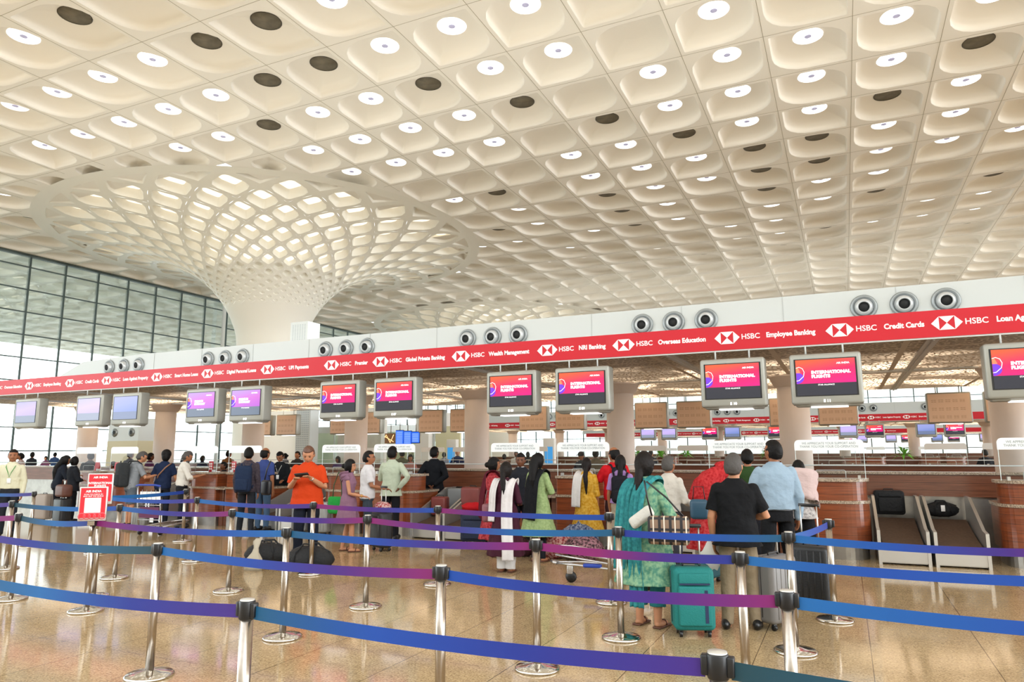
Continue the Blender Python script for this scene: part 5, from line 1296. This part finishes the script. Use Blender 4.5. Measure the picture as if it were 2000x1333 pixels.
# people farther back, beyond the counters
BG = [(31, 16.0, '#c9b7b7', 150, 'm', 'man in a pale pink shirt behind the man in pale yellow'), (52, 20.5, '#22252c', 20, 'm', 'dark dressed figure behind the leftmost shields'), (80, 24.8, '#8a5a78', 200, 'f', 'small figure in mauve far behind the leftmost desks'), (97, 26.0, '#37507a', 30, 'm', 'small figure in blue far behind the leftmost desks'),
 (168, 13.75, '#15171c', 60, 'm', 'clerk in black seen in profile behind the left desks'), (215, 13.78, '#1c1e24', 120, 'm', 'seated clerk whose head shows over a desk right of the red sign'), (246, 15.9, '#6d7078', 10, 'm', 'grey haired man behind the hiking backpack'), (285, 15.8, '#5a2850', -20, 'm', 'man in a maroon shirt behind the first left column'),
 (389, 20.0, '#2c3450', 20, 'f', 'figure in navy behind the shields left of centre'), (440, 18.9, '#8a5e36', 10, 'm', 'man in a brown jacket seen from behind beyond the desks'), (433, 13.8, '#1b1a1c', 170, 'm', 'seated clerk in black behind a desk, left of the navy backpack'), (577, 19.6, '#3c3a3c', 190, 'm', 'man in dark grey left of the orange shirt, far back'),
 (553, 26.0, '#6a6a72', 170, 'f', 'small figure beside the perforated cabinet, far back'), (657, 19.6, '#5a4a80', 200, 'f', 'woman in purple behind a shield at centre left'), (783, 20.2, '#5c6450', 20, 'm', 'man in a camouflage jacket right of the pale green shirt, far back'), (800, 19.2, '#c08a84', 200, 'f', 'woman in pale pink right of the pale green shirt, far back'),
 (866, 27.0, '#8b95a6', 20, 'm', 'small figure in light grey right of the black suit'), (893, 26.0, '#23305a', 200, 'm', 'small figure in navy left of the centre column'), (985, 26.2, '#b99a94', 10, 'f', 'small figure in pale pink behind the woman in maroon'), (1009, 27.0, '#e0e0e0', 190, 'm', 'small figure in white behind the centre women'),
 (1032, 28.0, '#1d2028', 30, 'f', 'small dark figure behind the centre women'), (1138, 20.6, '#22283a', 165, 'm', 'man in a dark cap facing the camera beyond the yellow kurta'), (1166, 19.4, '#6a6252', 15, 'm', 'broad man in a camouflage shirt seen from behind beyond the yellow kurta'), (700, 26.0, '#7a3030', 0, 'm', 'small figure in brick red behind the shields at centre left'),
 (285-12, 27.0, '#3a4a3a', 180, 'f', 'small figure in dark green behind the first left column'), (355, 26.0, '#404858', 10, 'm', 'small figure in slate behind the bearded man'), (1275, 27.5, '#40444c', 0, 'm', 'small figure behind the shields right of centre'), (1950-14, 29.0, '#23262e', 10, 'm', 'small dark figure beside the column at far right')]
for n, (px, Y, col, rz_, sx, lab) in enumerate(BG):
    tall = 1.72 if sx == 'm' else 1.62
    sit = 'seated' in lab
    x, y, _ = at(px, Y)
    i_ = person(lab, (x, y, 0), rz_, 1.46 if sit else tall+.06*math.sin(n*2.3), sx, girth=1.25 if 'broad' in lab else 1.0, skin='mdl'[n % 3] if not sit else 'd', hair='short' if sx == 'm' else ('bun', 'pony')[n % 2], hairm=hair_g if 'grey haired' in lab else None,
        top=('tee' if n % 2 else 'shirt_out', col), bottom=('trousers', ('#22242c', '#3a4660', '#2a2622')[n % 3]), arms=(('down', 'fold')[n % 2], ('fold', 'down', 'counter')[n % 3]), head=((n*37) % 40-20, 8), vox=.018)
    if 'cap' in lab and 'dark cap' in lab:
        s = i_['s']; b = MB(); b.ell((0, 0, 0), (.092*s, .108*s, .085*s), 14, 8, M=i_['HM'] @ Matrix.Translation((0, 0, .055*s))); b.rbox(-.06, .06, .06, .17, .05, .062, r=.005, seg=1, M=i_['HM']); b.build('cap', cloth('#2a2a30'), i_['t'])
    if 'grey haired' in lab: pass
# ================================================================ LUGGAGE AND TROLLEYS
teal = mat('case_teal', '#0b726e', .75, bump=.2, bscale=80); grey_sh = mat('case_grey', '#6f6c69', .35); black_sh = mat('case_black', '#1a1b1d', .45, bump=.1, bscale=60); navy_f = mat('case_navy', '#1b2740', .7, bump=.2, bscale=60); rb = mat('case_red_brown', '#7e3a35', .45, noise=.12, scale=6); blk_f = mat('fabric_black', '#17181a', .8, bump=.4, bscale=25)
suitcase('teal soft suitcase with navy trim and a raised silver handle, beside the woman in green', (-1.40, 7.0, 0), 22, .38, .26, .56, teal, soft=True, handle=.36, trim=mat('trim_navy', '#16264a', .6))
suitcase('grey hard shell suitcase behind the man in khaki trousers', (-.72, 7.62, 0), 60, .42, .26, .62, grey_sh, ribs=True)
suitcase('black ribbed suitcase with a raised handle beside the man in the light blue shirt', (-.42, 8.72, 0), -18, .42, .26, .60, black_sh, ribs=True, handle=.42)
suitcase('small dark teal suitcase in front of the bending woman in red', (-1.72, 9.75, 0), 70, .42, .2, .30, mat('case_dark_teal', '#154a55', .6), wheels=True)
suitcase('black fabric suitcase with a tall silver handle beside the man in the white t-shirt', (-7.45, 10.6, 0), -30, .40, .26, .60, black_sh, soft=True, handle=.42)
o = thing('cloth_bag', 'red and white floral cloth bag lying on the black suitcase handle side', 'bag', (-7.45, 10.6, .665), -.5); MB().ell((0, 0, .085), (.20, .13, .085), 18, 10, fn=lambda d, p: p*(1+.08*math.sin(d.x*9+d.z*5))).build('sack', cloth('#a81c28', pat='#e0c4c0'), o)
suitcase('small red brown hard suitcase, left of the two by the black suit', (-7.70, 13.0, .40), 4, .34, .24, .38, rb, wheels=False)
suitcase('larger red brown hard suitcase, right of the two by the black suit', (-6.98, 13.1, .42), -4, .46, .28, .56, rb, wheels=False)
suitcase('slate grey hard suitcase on the belt behind the red brown pair', (-7.61, 13.66, .50), 0, .46, .3, .42, mat('case_slate', '#8a8d8e', .4), wheels=False)
suitcase('navy soft bag standing left of the maroon shawl', (-6.35, 12.0, 0), 12, .50, .30, .52, navy_f, soft=True)
o = thing('cloth_bag', 'bright red cloth bundle on top of the navy soft bag', 'bag', (-6.40, 12.0, .60), .2); MB().ell((0, 0, .07), (.22, .14, .09), 18, 10, fn=lambda d, p: p*(1+.10*math.sin(d.x*8+d.z*6))).build('sack', cloth('#c01820'), o)
suitcase('silver grey hard suitcase standing beside the orange shirt at the belt', (-10.0, 12.05, 0), 6, .44, .28, .62, mat('case_steel', '#8f918f', .3, metal=.3), ribs=True)
suitcase('tall grey suitcase standing left of the silver one by the belt', (-10.55, 12.1, 0), 3, .38, .28, .66, mat('case_mid_grey', '#77797a', .35), ribs=True)
suitcase('black suitcase below the brown leather bag at far left', at(121, 11.35), -10, .42, .26, .56, black_sh, handle=.3)
o = thing('leather_bag', 'brown leather holdall resting on the black suitcase at far left', 'bag', (at(121, 11.35)[0], 11.35, .652), -.2); MB().rbox(-.24, .24, -.12, .12, 0, .30, r=.07, seg=4).build('body', mat('leather_brown', '#5a3428', .5, bump=.2), o); MB().tube([(-.12, 0, .28), (-.10, 0, .40), (.10, 0, .40), (.12, 0, .28)], .012, 8).build('handle', mat('leather_brown', '#5a3428'), o)
suitcase('silver hard suitcase behind the legs of the man in grey shorts', at(275, 11.45), 20, .34, .22, .42, mat('case_steel', '#8f918f'), ribs=True)
suitcase('grey box shaped suitcase standing left of the long haired woman', at(85, 11.7), 0, .50, .28, .62, mat('case_beige', '#9c8f84', .5), wheels=True)
# duffels on the floor in front of the man in orange
def duffel(label, loc, rz, L_, r, mt):
    t = thing('duffel_bag', label, 'bag', loc, math.radians(rz))
    b = MB(); b.ell((0, 0, r*.88), (L_/2, r*1.05, r*.92), 26, 16, fn=lambda d, p: Vector((p.x*(1 if abs(d.x) < .8 else .96), p.y, max(p.z, -r*.87)))*(1+.035*math.sin(d.x*14)*math.sin(d.y*9+d.z*7)))
    o = b.build('body', mt, t)
    MB().tube([(-L_*.42, 0, r*1.45), (-L_*.2, 0, r*1.80), (0, 0, r*1.83), (L_*.2, 0, r*1.80), (L_*.42, 0, r*1.45)], .006, 6).build('zip', mat('zip_dark', '#26262a'), t)
    for sy in (-1, 1): MB().tube([(-L_*.2, sy*r*.95, r*.7), (-L_*.19, sy*r*.9, r*1.4), (-L_*.1, sy*r*.35, r*2.0), (L_*.1, sy*r*.35, r*2.0), (L_*.19, sy*r*.9, r*1.4), (L_*.2, sy*r*.95, r*.7)], .014, 8).build('strap', mt, t)
    return t
duffel('shapeless black bag behind the cream cloth bag on the floor', (-8.05, 8.5, 0), 24, .72, .19, blk_f)
duffel('black duffel bag on the floor in front of the man in orange', (-7.18, 8.45, 0), 8, .78, .19, blk_f)
o = thing('cotton_bag', 'cream cotton bag with a knotted top leaning on the black bags', 'bag', (-7.95, 8.12, 0), .3)
b = MB(); loft(b, [((0, 0, 0), .13, .05), ((0, 0, .08), .14, .065), ((0, .02, .17), .11, .05), ((0, .04, .25), .05, .03), ((0, .06, .31), .035, .022), ((0, .08, .40), .055, .02), ((0, .12, .44), .04, .015)], 24, fn=lambda a, i: 1+.06*math.sin(a*6)); b.build('sack', cloth('#bdb4a0'), o)
# bags held by people
r = w11['t']; Mx = worn(w11); p = Mx @ Vector((-.16, -.22, .62))
o = thing('tote_bag', 'bright green shopping bag hanging from the shoulder of the woman in mauve', 'bag', p, r.rotation_euler.z+.9)
MB().rbox(-.20, .20, -.06, .06, 0, .30, r=.045, seg=4).build('body', cloth('#1f9a3e'), o); MB().tube([(-.12, 0, .28), (-.10, 0, .50), (0, .02, .74), (.10, 0, .50), (.12, 0, .28)], .010, 8).build('strap', cloth('#5a6a50'), o)
_a = at(1315, 6.82); p = Vector((_a[0]-.04, _a[1], .96))
o = thing('handbag', 'brown, black and cream checked shoulder bag on the arm of the woman in green', 'handbag', p, .12)
def tartan():
    m = mat('check_fabric', '#7d6450', .6); N, L, b = nodes_of(m); tc = N.new('ShaderNodeTexCoord'); sep = N.new('ShaderNodeSeparateXYZ'); L.new(tc.outputs['Object'], sep.inputs[0])
    def st(ax, wd, off): 
        a = math_node(N, L, 'MODULO', math_node(N, L, 'ADD', ax, 5+off), .10); return math_node(N, L, 'LESS_THAN', a, wd)
    mx = N.new('ShaderNodeMix'); mx.data_type = 'RGBA'; L.new(math_node(N, L, 'MAXIMUM', st(sep.outputs[0], .026, 0), st(sep.outputs[2], .022, 0)), mx.inputs[0]); mx.inputs[6].default_value = (*srgb('#7d6450'), 1); mx.inputs[7].default_value = (*srgb('#1d1a1c'), 1)
    m2 = N.new('ShaderNodeMix'); m2.data_type = 'RGBA'; L.new(st(sep.outputs[0], .012, .05), m2.inputs[0]); L.new(mx.outputs[2], m2.inputs[6]); m2.inputs[7].default_value = (*srgb('#d8ccba'), 1); L.new(m2.outputs[2], b.inputs['Base Color']); return m
MB().rbox(-.20, .18, -.06, .06, -.13, .13, r=.03, seg=3).build('body', tartan(), o)
MB().tube([(-.16, 0, .12), (-.20, .0, .30), (-.22, -.02, .46)], .009, 6).tube([(.14, 0, .12), (-.02, .0, .30), (-.20, -.02, .45)], .009, 6).build('strap', shoe_k, o)
Mx = worn(w22); p = Mx @ w22['S'](Vector((.10, -.24, 1.07)))
o = thing('neck_pillow', 'small white cushion pouch tied behind the woman in green', 'pouch', p, w22['t'].rotation_euler.z)
MB().rbox(-.15, .13, -.04, .04, -.05, .07, r=.038, seg=4, M=Matrix.Rotation(-.6, 4, 'Y')).build('cushion', cloth('#e0ddd4'), o)
Mx = worn(w16); p = Mx @ w16['S'](Vector((-.24, .0, .78)))
o = thing('handbag', 'dusky pink leather handbag beside the woman in the dark maroon tunic', 'handbag', p, w16['t'].rotation_euler.z+.4)
MB().rbox(-.14, .14, -.055, .055, -.02, .24, r=.04, seg=4).build('body', mat('leather_mauve', '#7a4a52', .45), o); MB().tube([(-.10, 0, .22), (-.07, 0, .42), (.07, 0, .42), (.10, 0, .22)], .008, 8).build('strap', mat('leather_mauve', '#7a4a52'), o)
_a = at(1366, 9.75); p = Vector((_a[0], _a[1], .92))
o = thing('waist_pack', 'blue leather bag hanging at the side of the bending woman in red', 'bag', p, .2); MB().rbox(-.12, .12, -.07, .07, -.12, .14, r=.05, seg=4).build('body', mat('leather_blue', '#24485e', .4), o); MB().tube([(-.08, 0, .12), (-.06, .03, .30), (.06, .03, .30), (.08, 0, .12)], .007, 6).build('strap', shoe_k, o)
Mx = worn(w25); p = Mx @ (w25['J']['wL']+Vector((-.02, .06, -.13)))
o = thing('paper_sheets', 'folded white sheets of paper held by the man in the black polo', 'paper', p, 0)
MB().rbox(-.10, .11, -.004, .004, -.13, .10, r=.002, seg=1, M=Matrix.Rotation(.5, 4, 'Y')).build('sheet', m_sw, o); MB().rbox(-.08, .12, .006, .010, -.12, .08, r=.002, seg=1, M=Matrix.Rotation(.9, 4, 'Y')).build('sheet', m_sw, o)
Mx = worn(w8_) if 'w8_' in globals() else worn(w7); p = Mx @ Vector((.30, .20, .78))
o = thing('sling_bag', 'black leather sling bag between the navy backpack and the airline clerk', 'bag', at(518, 11.75)[:2]+(.80,), 0); MB().rbox(-.13, .13, -.06, .06, 0, .32, r=.06, seg=4).build('body', mat('leather_black', '#1a1a20', .35), o); MB().tube([(-.08, .02, .30), (-.10, .1, .55), (-.04, .14, .72)], .014, 8).build('strap', mat('leather_black', '#1a1a20'), o)
Mx = worn(w5); p = Mx @ Vector((-.28, .02, .80))
o = thing('sling_bag', 'tan leather sling bag at the hip of the man in navy', 'bag', p, w5['t'].rotation_euler.z); MB().rbox(-.15, .15, -.05, .05, 0, .22, r=.04, seg=3).build('body', mat('leather_tan', '#8a6248', .5), o); MB().tube([(.13, -.02, .2), (.22, -.16, .38), (.38, -.17, .56), (.46, -.04, .66)], .016, 8).build('strap', mat('leather_tan', '#8a6248'), o)
# floral bundles behind the yellow kurta
for nm, xy, sz, c1, c2, rz_ in (('red floral cloth bundle at the feet of the woman in yellow', (-4.35, 10.95), (.30, .22, .22), '#8c1a26', '#d8a8a0', .3), ('black and pink floral cloth bundle right of the red floral one', (-3.82, 10.85), (.34, .22, .20), '#2c2226', '#b0808a', -.2), ('blue patterned cloth bag behind the floral bundles', (-4.1, 11.42), (.34, .16, .26), '#2a3c6a', '#9aa4b8', 0)):
    o = thing('cloth_bundle', nm, 'bundle', (*xy, 0), rz_); sx, sy, sz_ = sz
    MB().ell((0, 0, sz_*.95), (sx, sy, sz_), 24, 14, fn=lambda d, p: Vector((p.x, p.y, max(p.z, -sz_*.94)))*(1+.06*math.sin(d.x*11+d.z*8)*math.cos(d.y*9))).build('bundle_cloth', cloth(c1, pat=c2), o)
    MB().tube([(-.04, 0, sz_*1.85), (0, 0, sz_*2.08), (.04, 0, sz_*1.85)], .018, 8, round_=True).build('knot', cloth(c1, pat=c2), o)
duffel('dark maroon travel bag lying at the feet of the woman in pale green', (-4.95, 10.95, 0), 15, .60, .15, mat('fabric_maroon', '#3d1620', .8, bump=.3, bscale=25))
# bags already on the belts
suitcase('black fabric suitcase standing on the left belt at the right edge', (.62, 14.05, .60), 6, .46, .26, .40, blk_f, wheels=False, soft=True)
o = duffel('black soft bag with a paper tag lying on the right belt at the right edge', (1.38, 14.0, .585), 5, .55, .13, blk_f); MB().rbox(-.03, .03, -.165, -.160, .10, .20, r=.001, seg=1).build('paper_tag', m_sw, o)
# luggage trolleys
m_tr = mat('trolley_chrome', '#c4c4c6', .25, metal=.9); m_blue = mat('trolley_blue', '#2040a0', .45)
def trolley(label, loc, rz):
    t = thing('luggage_trolley', label, 'trolley', loc, rz)
    b = MB()
    for sx in (-1, 1):
        b.tube([(sx*.26, -.40, .16), (sx*.24, .30, .20), (sx*.10, .62, .22), (0, .66, .22)], .016, 8)
        b.tube([(sx*.28, -.40, .14), (sx*.29, -.46, .60), (sx*.28, -.50, 1.0)], .015, 8)
    for q in range(5): b.tube([(-.2+.1*q, -.40, .17), (-.18+.09*q, .40, .21)], .007, 6)
    for z in (.32, .62): b.tube([(-.28, -.43-.04*z, z), (.28, -.43-.04*z, z)], .010, 6)
    for q in range(4): b.tube([(-.17+.115*q, -.46, .62), (-.17+.115*q, -.49, .94)], .005, 6)
    b.build('frame', m_tr, t)
    MB().tube([(-.30, -.52, 1.02), (-.2, -.55, 1.04), (.2, -.55, 1.04), (.30, -.52, 1.02)], .020, 10, round_=True).build('push_bar', m_blue, t)
    MB().box(-.25, .25, -.462, -.450, .66, .90).build('front_panel', m_sw, t); MB().box(-.25, .25, -.452, -.440, .36, .58).build('lower_panel', mat('panel_maroon', '#5a2048', .5), t)
    for x, y in ((-.26, -.38), (.26, -.38), (0, .55)):
        MB().lathe([(0, -.018), (.055, -.018), (.062, 0), (.055, .018), (0, .018)], o=(x, y, .062), seg=18, M=Matrix.Rotation(PI/2, 4, 'Y'), cap=False).box(x-.024, x+.024, y-.015, y+.03, .07, .19).build('wheel', shoe_k, t)
    return t
trolley('upright luggage trolley with a blue push bar, left, in front of the man in navy', (at(322, 11.0)[0], 11.0, 0), .15)
def trolley_low(label, loc, rz):
    """seen low and side on: bent chrome side rails, toe bar with a blue bumper, front castor"""
    t = thing('luggage_trolley', label, 'trolley', loc, rz)
    b = MB()
    for sx in (-1, 1):
        b.tube([(-.62, sx*.20, .44), (-.45, sx*.24, .43), (.10, sx*.25, .36), (.62, sx*.25, .30), (.74, sx*.25, .18)], .015, 8)
        b.tube([(-.58, sx*.17, .37), (.05, sx*.22, .30), (.66, sx*.25, .22)], .013, 8)
        b.tube([(-.60, sx*.05, .245), (-.30, sx*.14, .245), (.55, sx*.25, .20)], .015, 8)
    b.tube([(-.62, -.20, .44), (-.66, 0, .44), (-.62, .20, .44)], .015, 8); b.tube([(-.60, -.06, .245), (-.68, 0, .26), (-.60, .06, .245)], .022, 8)
    b.tube([(.66, -.25, .28), (.70, -.26, .62), (.73, -.25, 1.0)], .015, 8); b.tube([(.66, .25, .28), (.70, .26, .62), (.73, .25, 1.0)], .015, 8)
    b.build('frame', m_tr, t)
    MB().rbox(-.22, .02, -.20, -.12, .225, .275, r=.02, seg=3).build('bumper', m_blue, t)
    MB().tube([(.74, -.28, 1.0), (.76, 0, 1.02), (.74, .28, 1.0)], .019, 8).build('push_bar', m_blue, t)
    for x, y in ((-.42, 0), (.60, -.26), (.60, .26)):
        MB().lathe([(0, -.02), (.066, -.02), (.075, 0), (.066, .02), (0, .02)], o=(x, y, .075), seg=20, M=Matrix.Rotation(PI/2, 4, 'X'), cap=False).build('wheel', shoe_k, t)
        MB().rbox(x-.05, x+.03, y-.035, y+.035, .11, .25, r=.01, seg=2).build('castor_fork', m_tr, t)
    return t
trolley_low('low chrome luggage trolley with a blue bumper, left of the woman in green', (-2.95, 9.1, 0), .12)
# ---- red tent cards and small things on the desks
for nm, px in (('left', 183), ('right', 222)):
    x, y, _ = at(px, 12.72); o = thing('tent_card', f'small red tent card on a desk above the red notices, {nm} of two', 'sign', (x, y, 1.245), .2)
    MB().add([(-.07, -.05, 0), (.07, -.05, 0), (.07, .05, 0), (-.07, .05, 0), (-.07, 0, .22), (.07, 0, .22)], [(0, 1, 5, 4), (2, 3, 4, 5), (0, 4, 3), (1, 2, 5), (0, 3, 2, 1)]).build('card', m_sred, o)
for nm, px in (('left', 407), ('right', 452)):
    x, y, _ = at(px, 12.72); o = thing('display_card', f'upright red card with white squares beside the clerk, {nm} of two', 'sign', (x, y, 1.245), .1)
    MB().rbox(-.065, .065, -.01, .01, 0, .25, r=.004, seg=1).build('card', m_sred, o)
    b = MB()
    for r_ in range(3):
        for c in range(2): b.box(-.045+c*.05, -.01+c*.05, -.0125, -.0095, .05+r_*.06, .09+r_*.06)
    b.build('white_squares', m_sw, o)
# ---- wall screens, boards and plants in the distance
m_fid = mat('screen_blue', '#1a50c0', emis='#1a5ad8', es=.9); m_fidl = mat('screen_blue_line', '#a8c8ff', emis='#b0ccff', es=.9)
for q in range(3):
    x = -20.15+.47*q; t = thing('flight_screen', f'blue flight information screen, {("left", "middle", "right")[q]} of three beside the round column', 'screen', (x, 30.0, 0), .10)
    MB().rbox(-.225, .225, 0, .06, 2.05+.06*(q == 2), 2.78-.04*q, r=.01, seg=1).build('frame', m_bez, t)
    MB().box(-.21, .21, -.006, .0, 2.08+.06*(q == 2), 2.75-.04*q).build('screen', m_fid, t)
    b = MB(); zz = 2.13+.06*(q == 2)
    while zz < 2.70-.04*q: b.box(-.18, .16, -.009, -.006, zz, zz+.012); zz += .055
    b.build('text_line', m_fidl, t)
    MB().tube([(0, .03, 2.78-.04*q), (0, .03, 3.6)], .02, 8).build('pole', m_alu, t)
t = thing('wood_light_panel', 'wooden panel with glowing zigzag lines left of the blue screens', 'panel', (-21.2, 30.0, 0), 0)
MB().box(-.95, .75, 0, .08, 2.12, 2.62).build('board', mat('board_wood', '#8a6238', .5), t)
pts = [(-.9, 2.2), (-.7, 2.58), (-.45, 2.16), (-.2, 2.58), (0, 2.16), (.25, 2.55), (.5, 2.16), (.7, 2.55)]
MB().tube([(x, -.015, z) for x, z in pts], .014, 6).tube([(-.9, -.015, 2.4), (-.3, -.015, 2.2), (.1, -.015, 2.5), (.7, -.015, 2.2)], .011, 6).build('light_tube', mat('tube_warm', '#ffd8a0', emis='#ffc98a', es=1.6), t)
MB().tube([(-.6, .04, 2.62), (-.6, .04, 3.8)], .02, 6).tube([(.5, .04, 2.62), (.5, .04, 3.8)], .02, 6).build('pole', m_alu, t)
t = thing('air_shaft', 'tall white perforated shaft behind the orange shirt', 'shaft', (at(585, 26)[0], 26, 0), 0)
MB().box(-.42, .42, 0, .6, 0, 3.9).build('body', m_roofw, t); b = MB()
for r_ in range(34):
    for c in range(7): b.box(-.36+c*.105, -.30+c*.105, -.006, 0, .5+r_*.1, .55+r_*.1)
b.build('perforation', mat('vent_dark', '#a8b2b6'), t)
t = thing('service_block', 'low cream wall block with two round nozzles behind the left desks', 'kiosk', (at(228, 24)[0], 24, 0), 0); MB().box(-1.1, 1.1, 0, 1.2, 0, 2.3).build('body', mat('block_cream', '#cfc7a8', .6), t); MB().box(-1.1, 1.1, .02, 1.18, 2.3, 3.4).build('upper_body', m_roofw, t)
for sx in (-.62, .62):
    MB().lathe([(.10, -.02), (.20, -.03), (.21, 0)], o=(sx, -.01, 2.72), seg=20, M=Matrix.Rotation(PI/2, 4, 'X')).build('nozzle', m_nozz, t); MB().lathe([(0, .035), (.10, .035)], o=(sx, -.01, 2.72), seg=16, M=Matrix.Rotation(PI/2, 4, 'X'), cap=False).build('nozzle_throat', m_dark, t)
# cream and pale rooms behind a green glass screen between the left columns
t = thing('glass_room', 'pale room behind green glass panels, beyond the desks at centre left', 'glass room', (-33, 36.5, 0), 0)
MB().box(-2, 11, 3.0, 3.2, 0, 3.3).build('back_wall', mat('room_cream', '#e2dcb8', .6), t); MB().box(-2, 11, 0, .03, 0, 2.9).build('glass_panel', glass_m, t)
b = MB(); 
for q in range(8): b.box(-2+q*1.85-.03, -2+q*1.85+.03, -.05, .02, 0, 3.3)
b.box(-2, 11, -.05, .02, 2.9, 3.3); b.build('frame', m_alu, t)
t = thing('wall_slab', 'pale stone wall slab between the columns at centre left', 'wall', (-20.4, 27.5, 0), 0); MB().box(-1.6, .9, 0, .3, 0, 3.3).build('slab', mat('slab_stone', '#c6c9bd', .5, noise=.12, scale=2), t)
for q, (px, Y) in enumerate(((727, 33), (822, 36), (858, 40))):
    t = thing('wall_pier', f'pale square pier far behind the counters, {ORD[q]} from the left', 'pier', (at(px, Y)[0], Y, 0), 0); MB().box(-.45, .45, 0, .6, 0, 4.2).build('shaft', m_wallp, t)
for q, px in enumerate((880, 1073)):
    t = thing('info_kiosk', f'blue and white information kiosk far behind the counters, {("left", "right")[q]} one', 'kiosk', (at(px, 31)[0], 31, 0), 0); MB().rbox(-.28, .28, 0, .3, 0, 2.3, r=.03, seg=2).build('body', m_wallp, t); MB().box(-.2, .2, -.008, 0, .9, 1.9).build('screen', mat('kiosk_blue', '#3a8ac8', emis='#3a90d0', es=.5), t)
def plant(label, px, Y, h=2.0):
    t = thing('potted_palm', label, 'plant', (at(px, Y)[0], Y, 0), 0)
    MB().lathe([(.18, 0), (.26, .5), (.24, .5), (.0, .46)], seg=20).build('pot', m_wallp, t)
    MB().tube([(0, 0, .45), (0.02, 0, h*.7)], .03, 8).build('stem', mat('stem_brown', '#5a4a30', .7), t)
    b = MB()
    for q in range(34):
        a = R_.random()*2*PI; el = R_.uniform(-.2, 1.1); L_ = R_.uniform(.45, .75); d = Vector((math.cos(a)*math.cos(el), math.sin(a)*math.cos(el), math.sin(el))); o0 = Vector((0, 0, h*.68+R_.random()*.25)); sd = d.cross(Vector((0, 0, 1))).normalized()
        p1 = o0+d*L_*.5+Vector((0, 0, .06)); p2 = o0+d*L_-Vector((0, 0, .12))
        b.add([o0, p1+sd*.055, p2, p1-sd*.055, p1+Vector((0, 0, .012))], [(0, 1, 4), (1, 2, 4), (2, 3, 4), (3, 0, 4)])
    b.build('leaves', mat('leaf_green', '#5fa52a', .5), t)
for q, (px, Y) in enumerate(((1250, 40), (1296, 41), (1345, 40), (1506, 41), (1775, 38))): plant(f'green leafy plant beyond the near island, {ORD[q]} from the left', px, Y, 1.9)
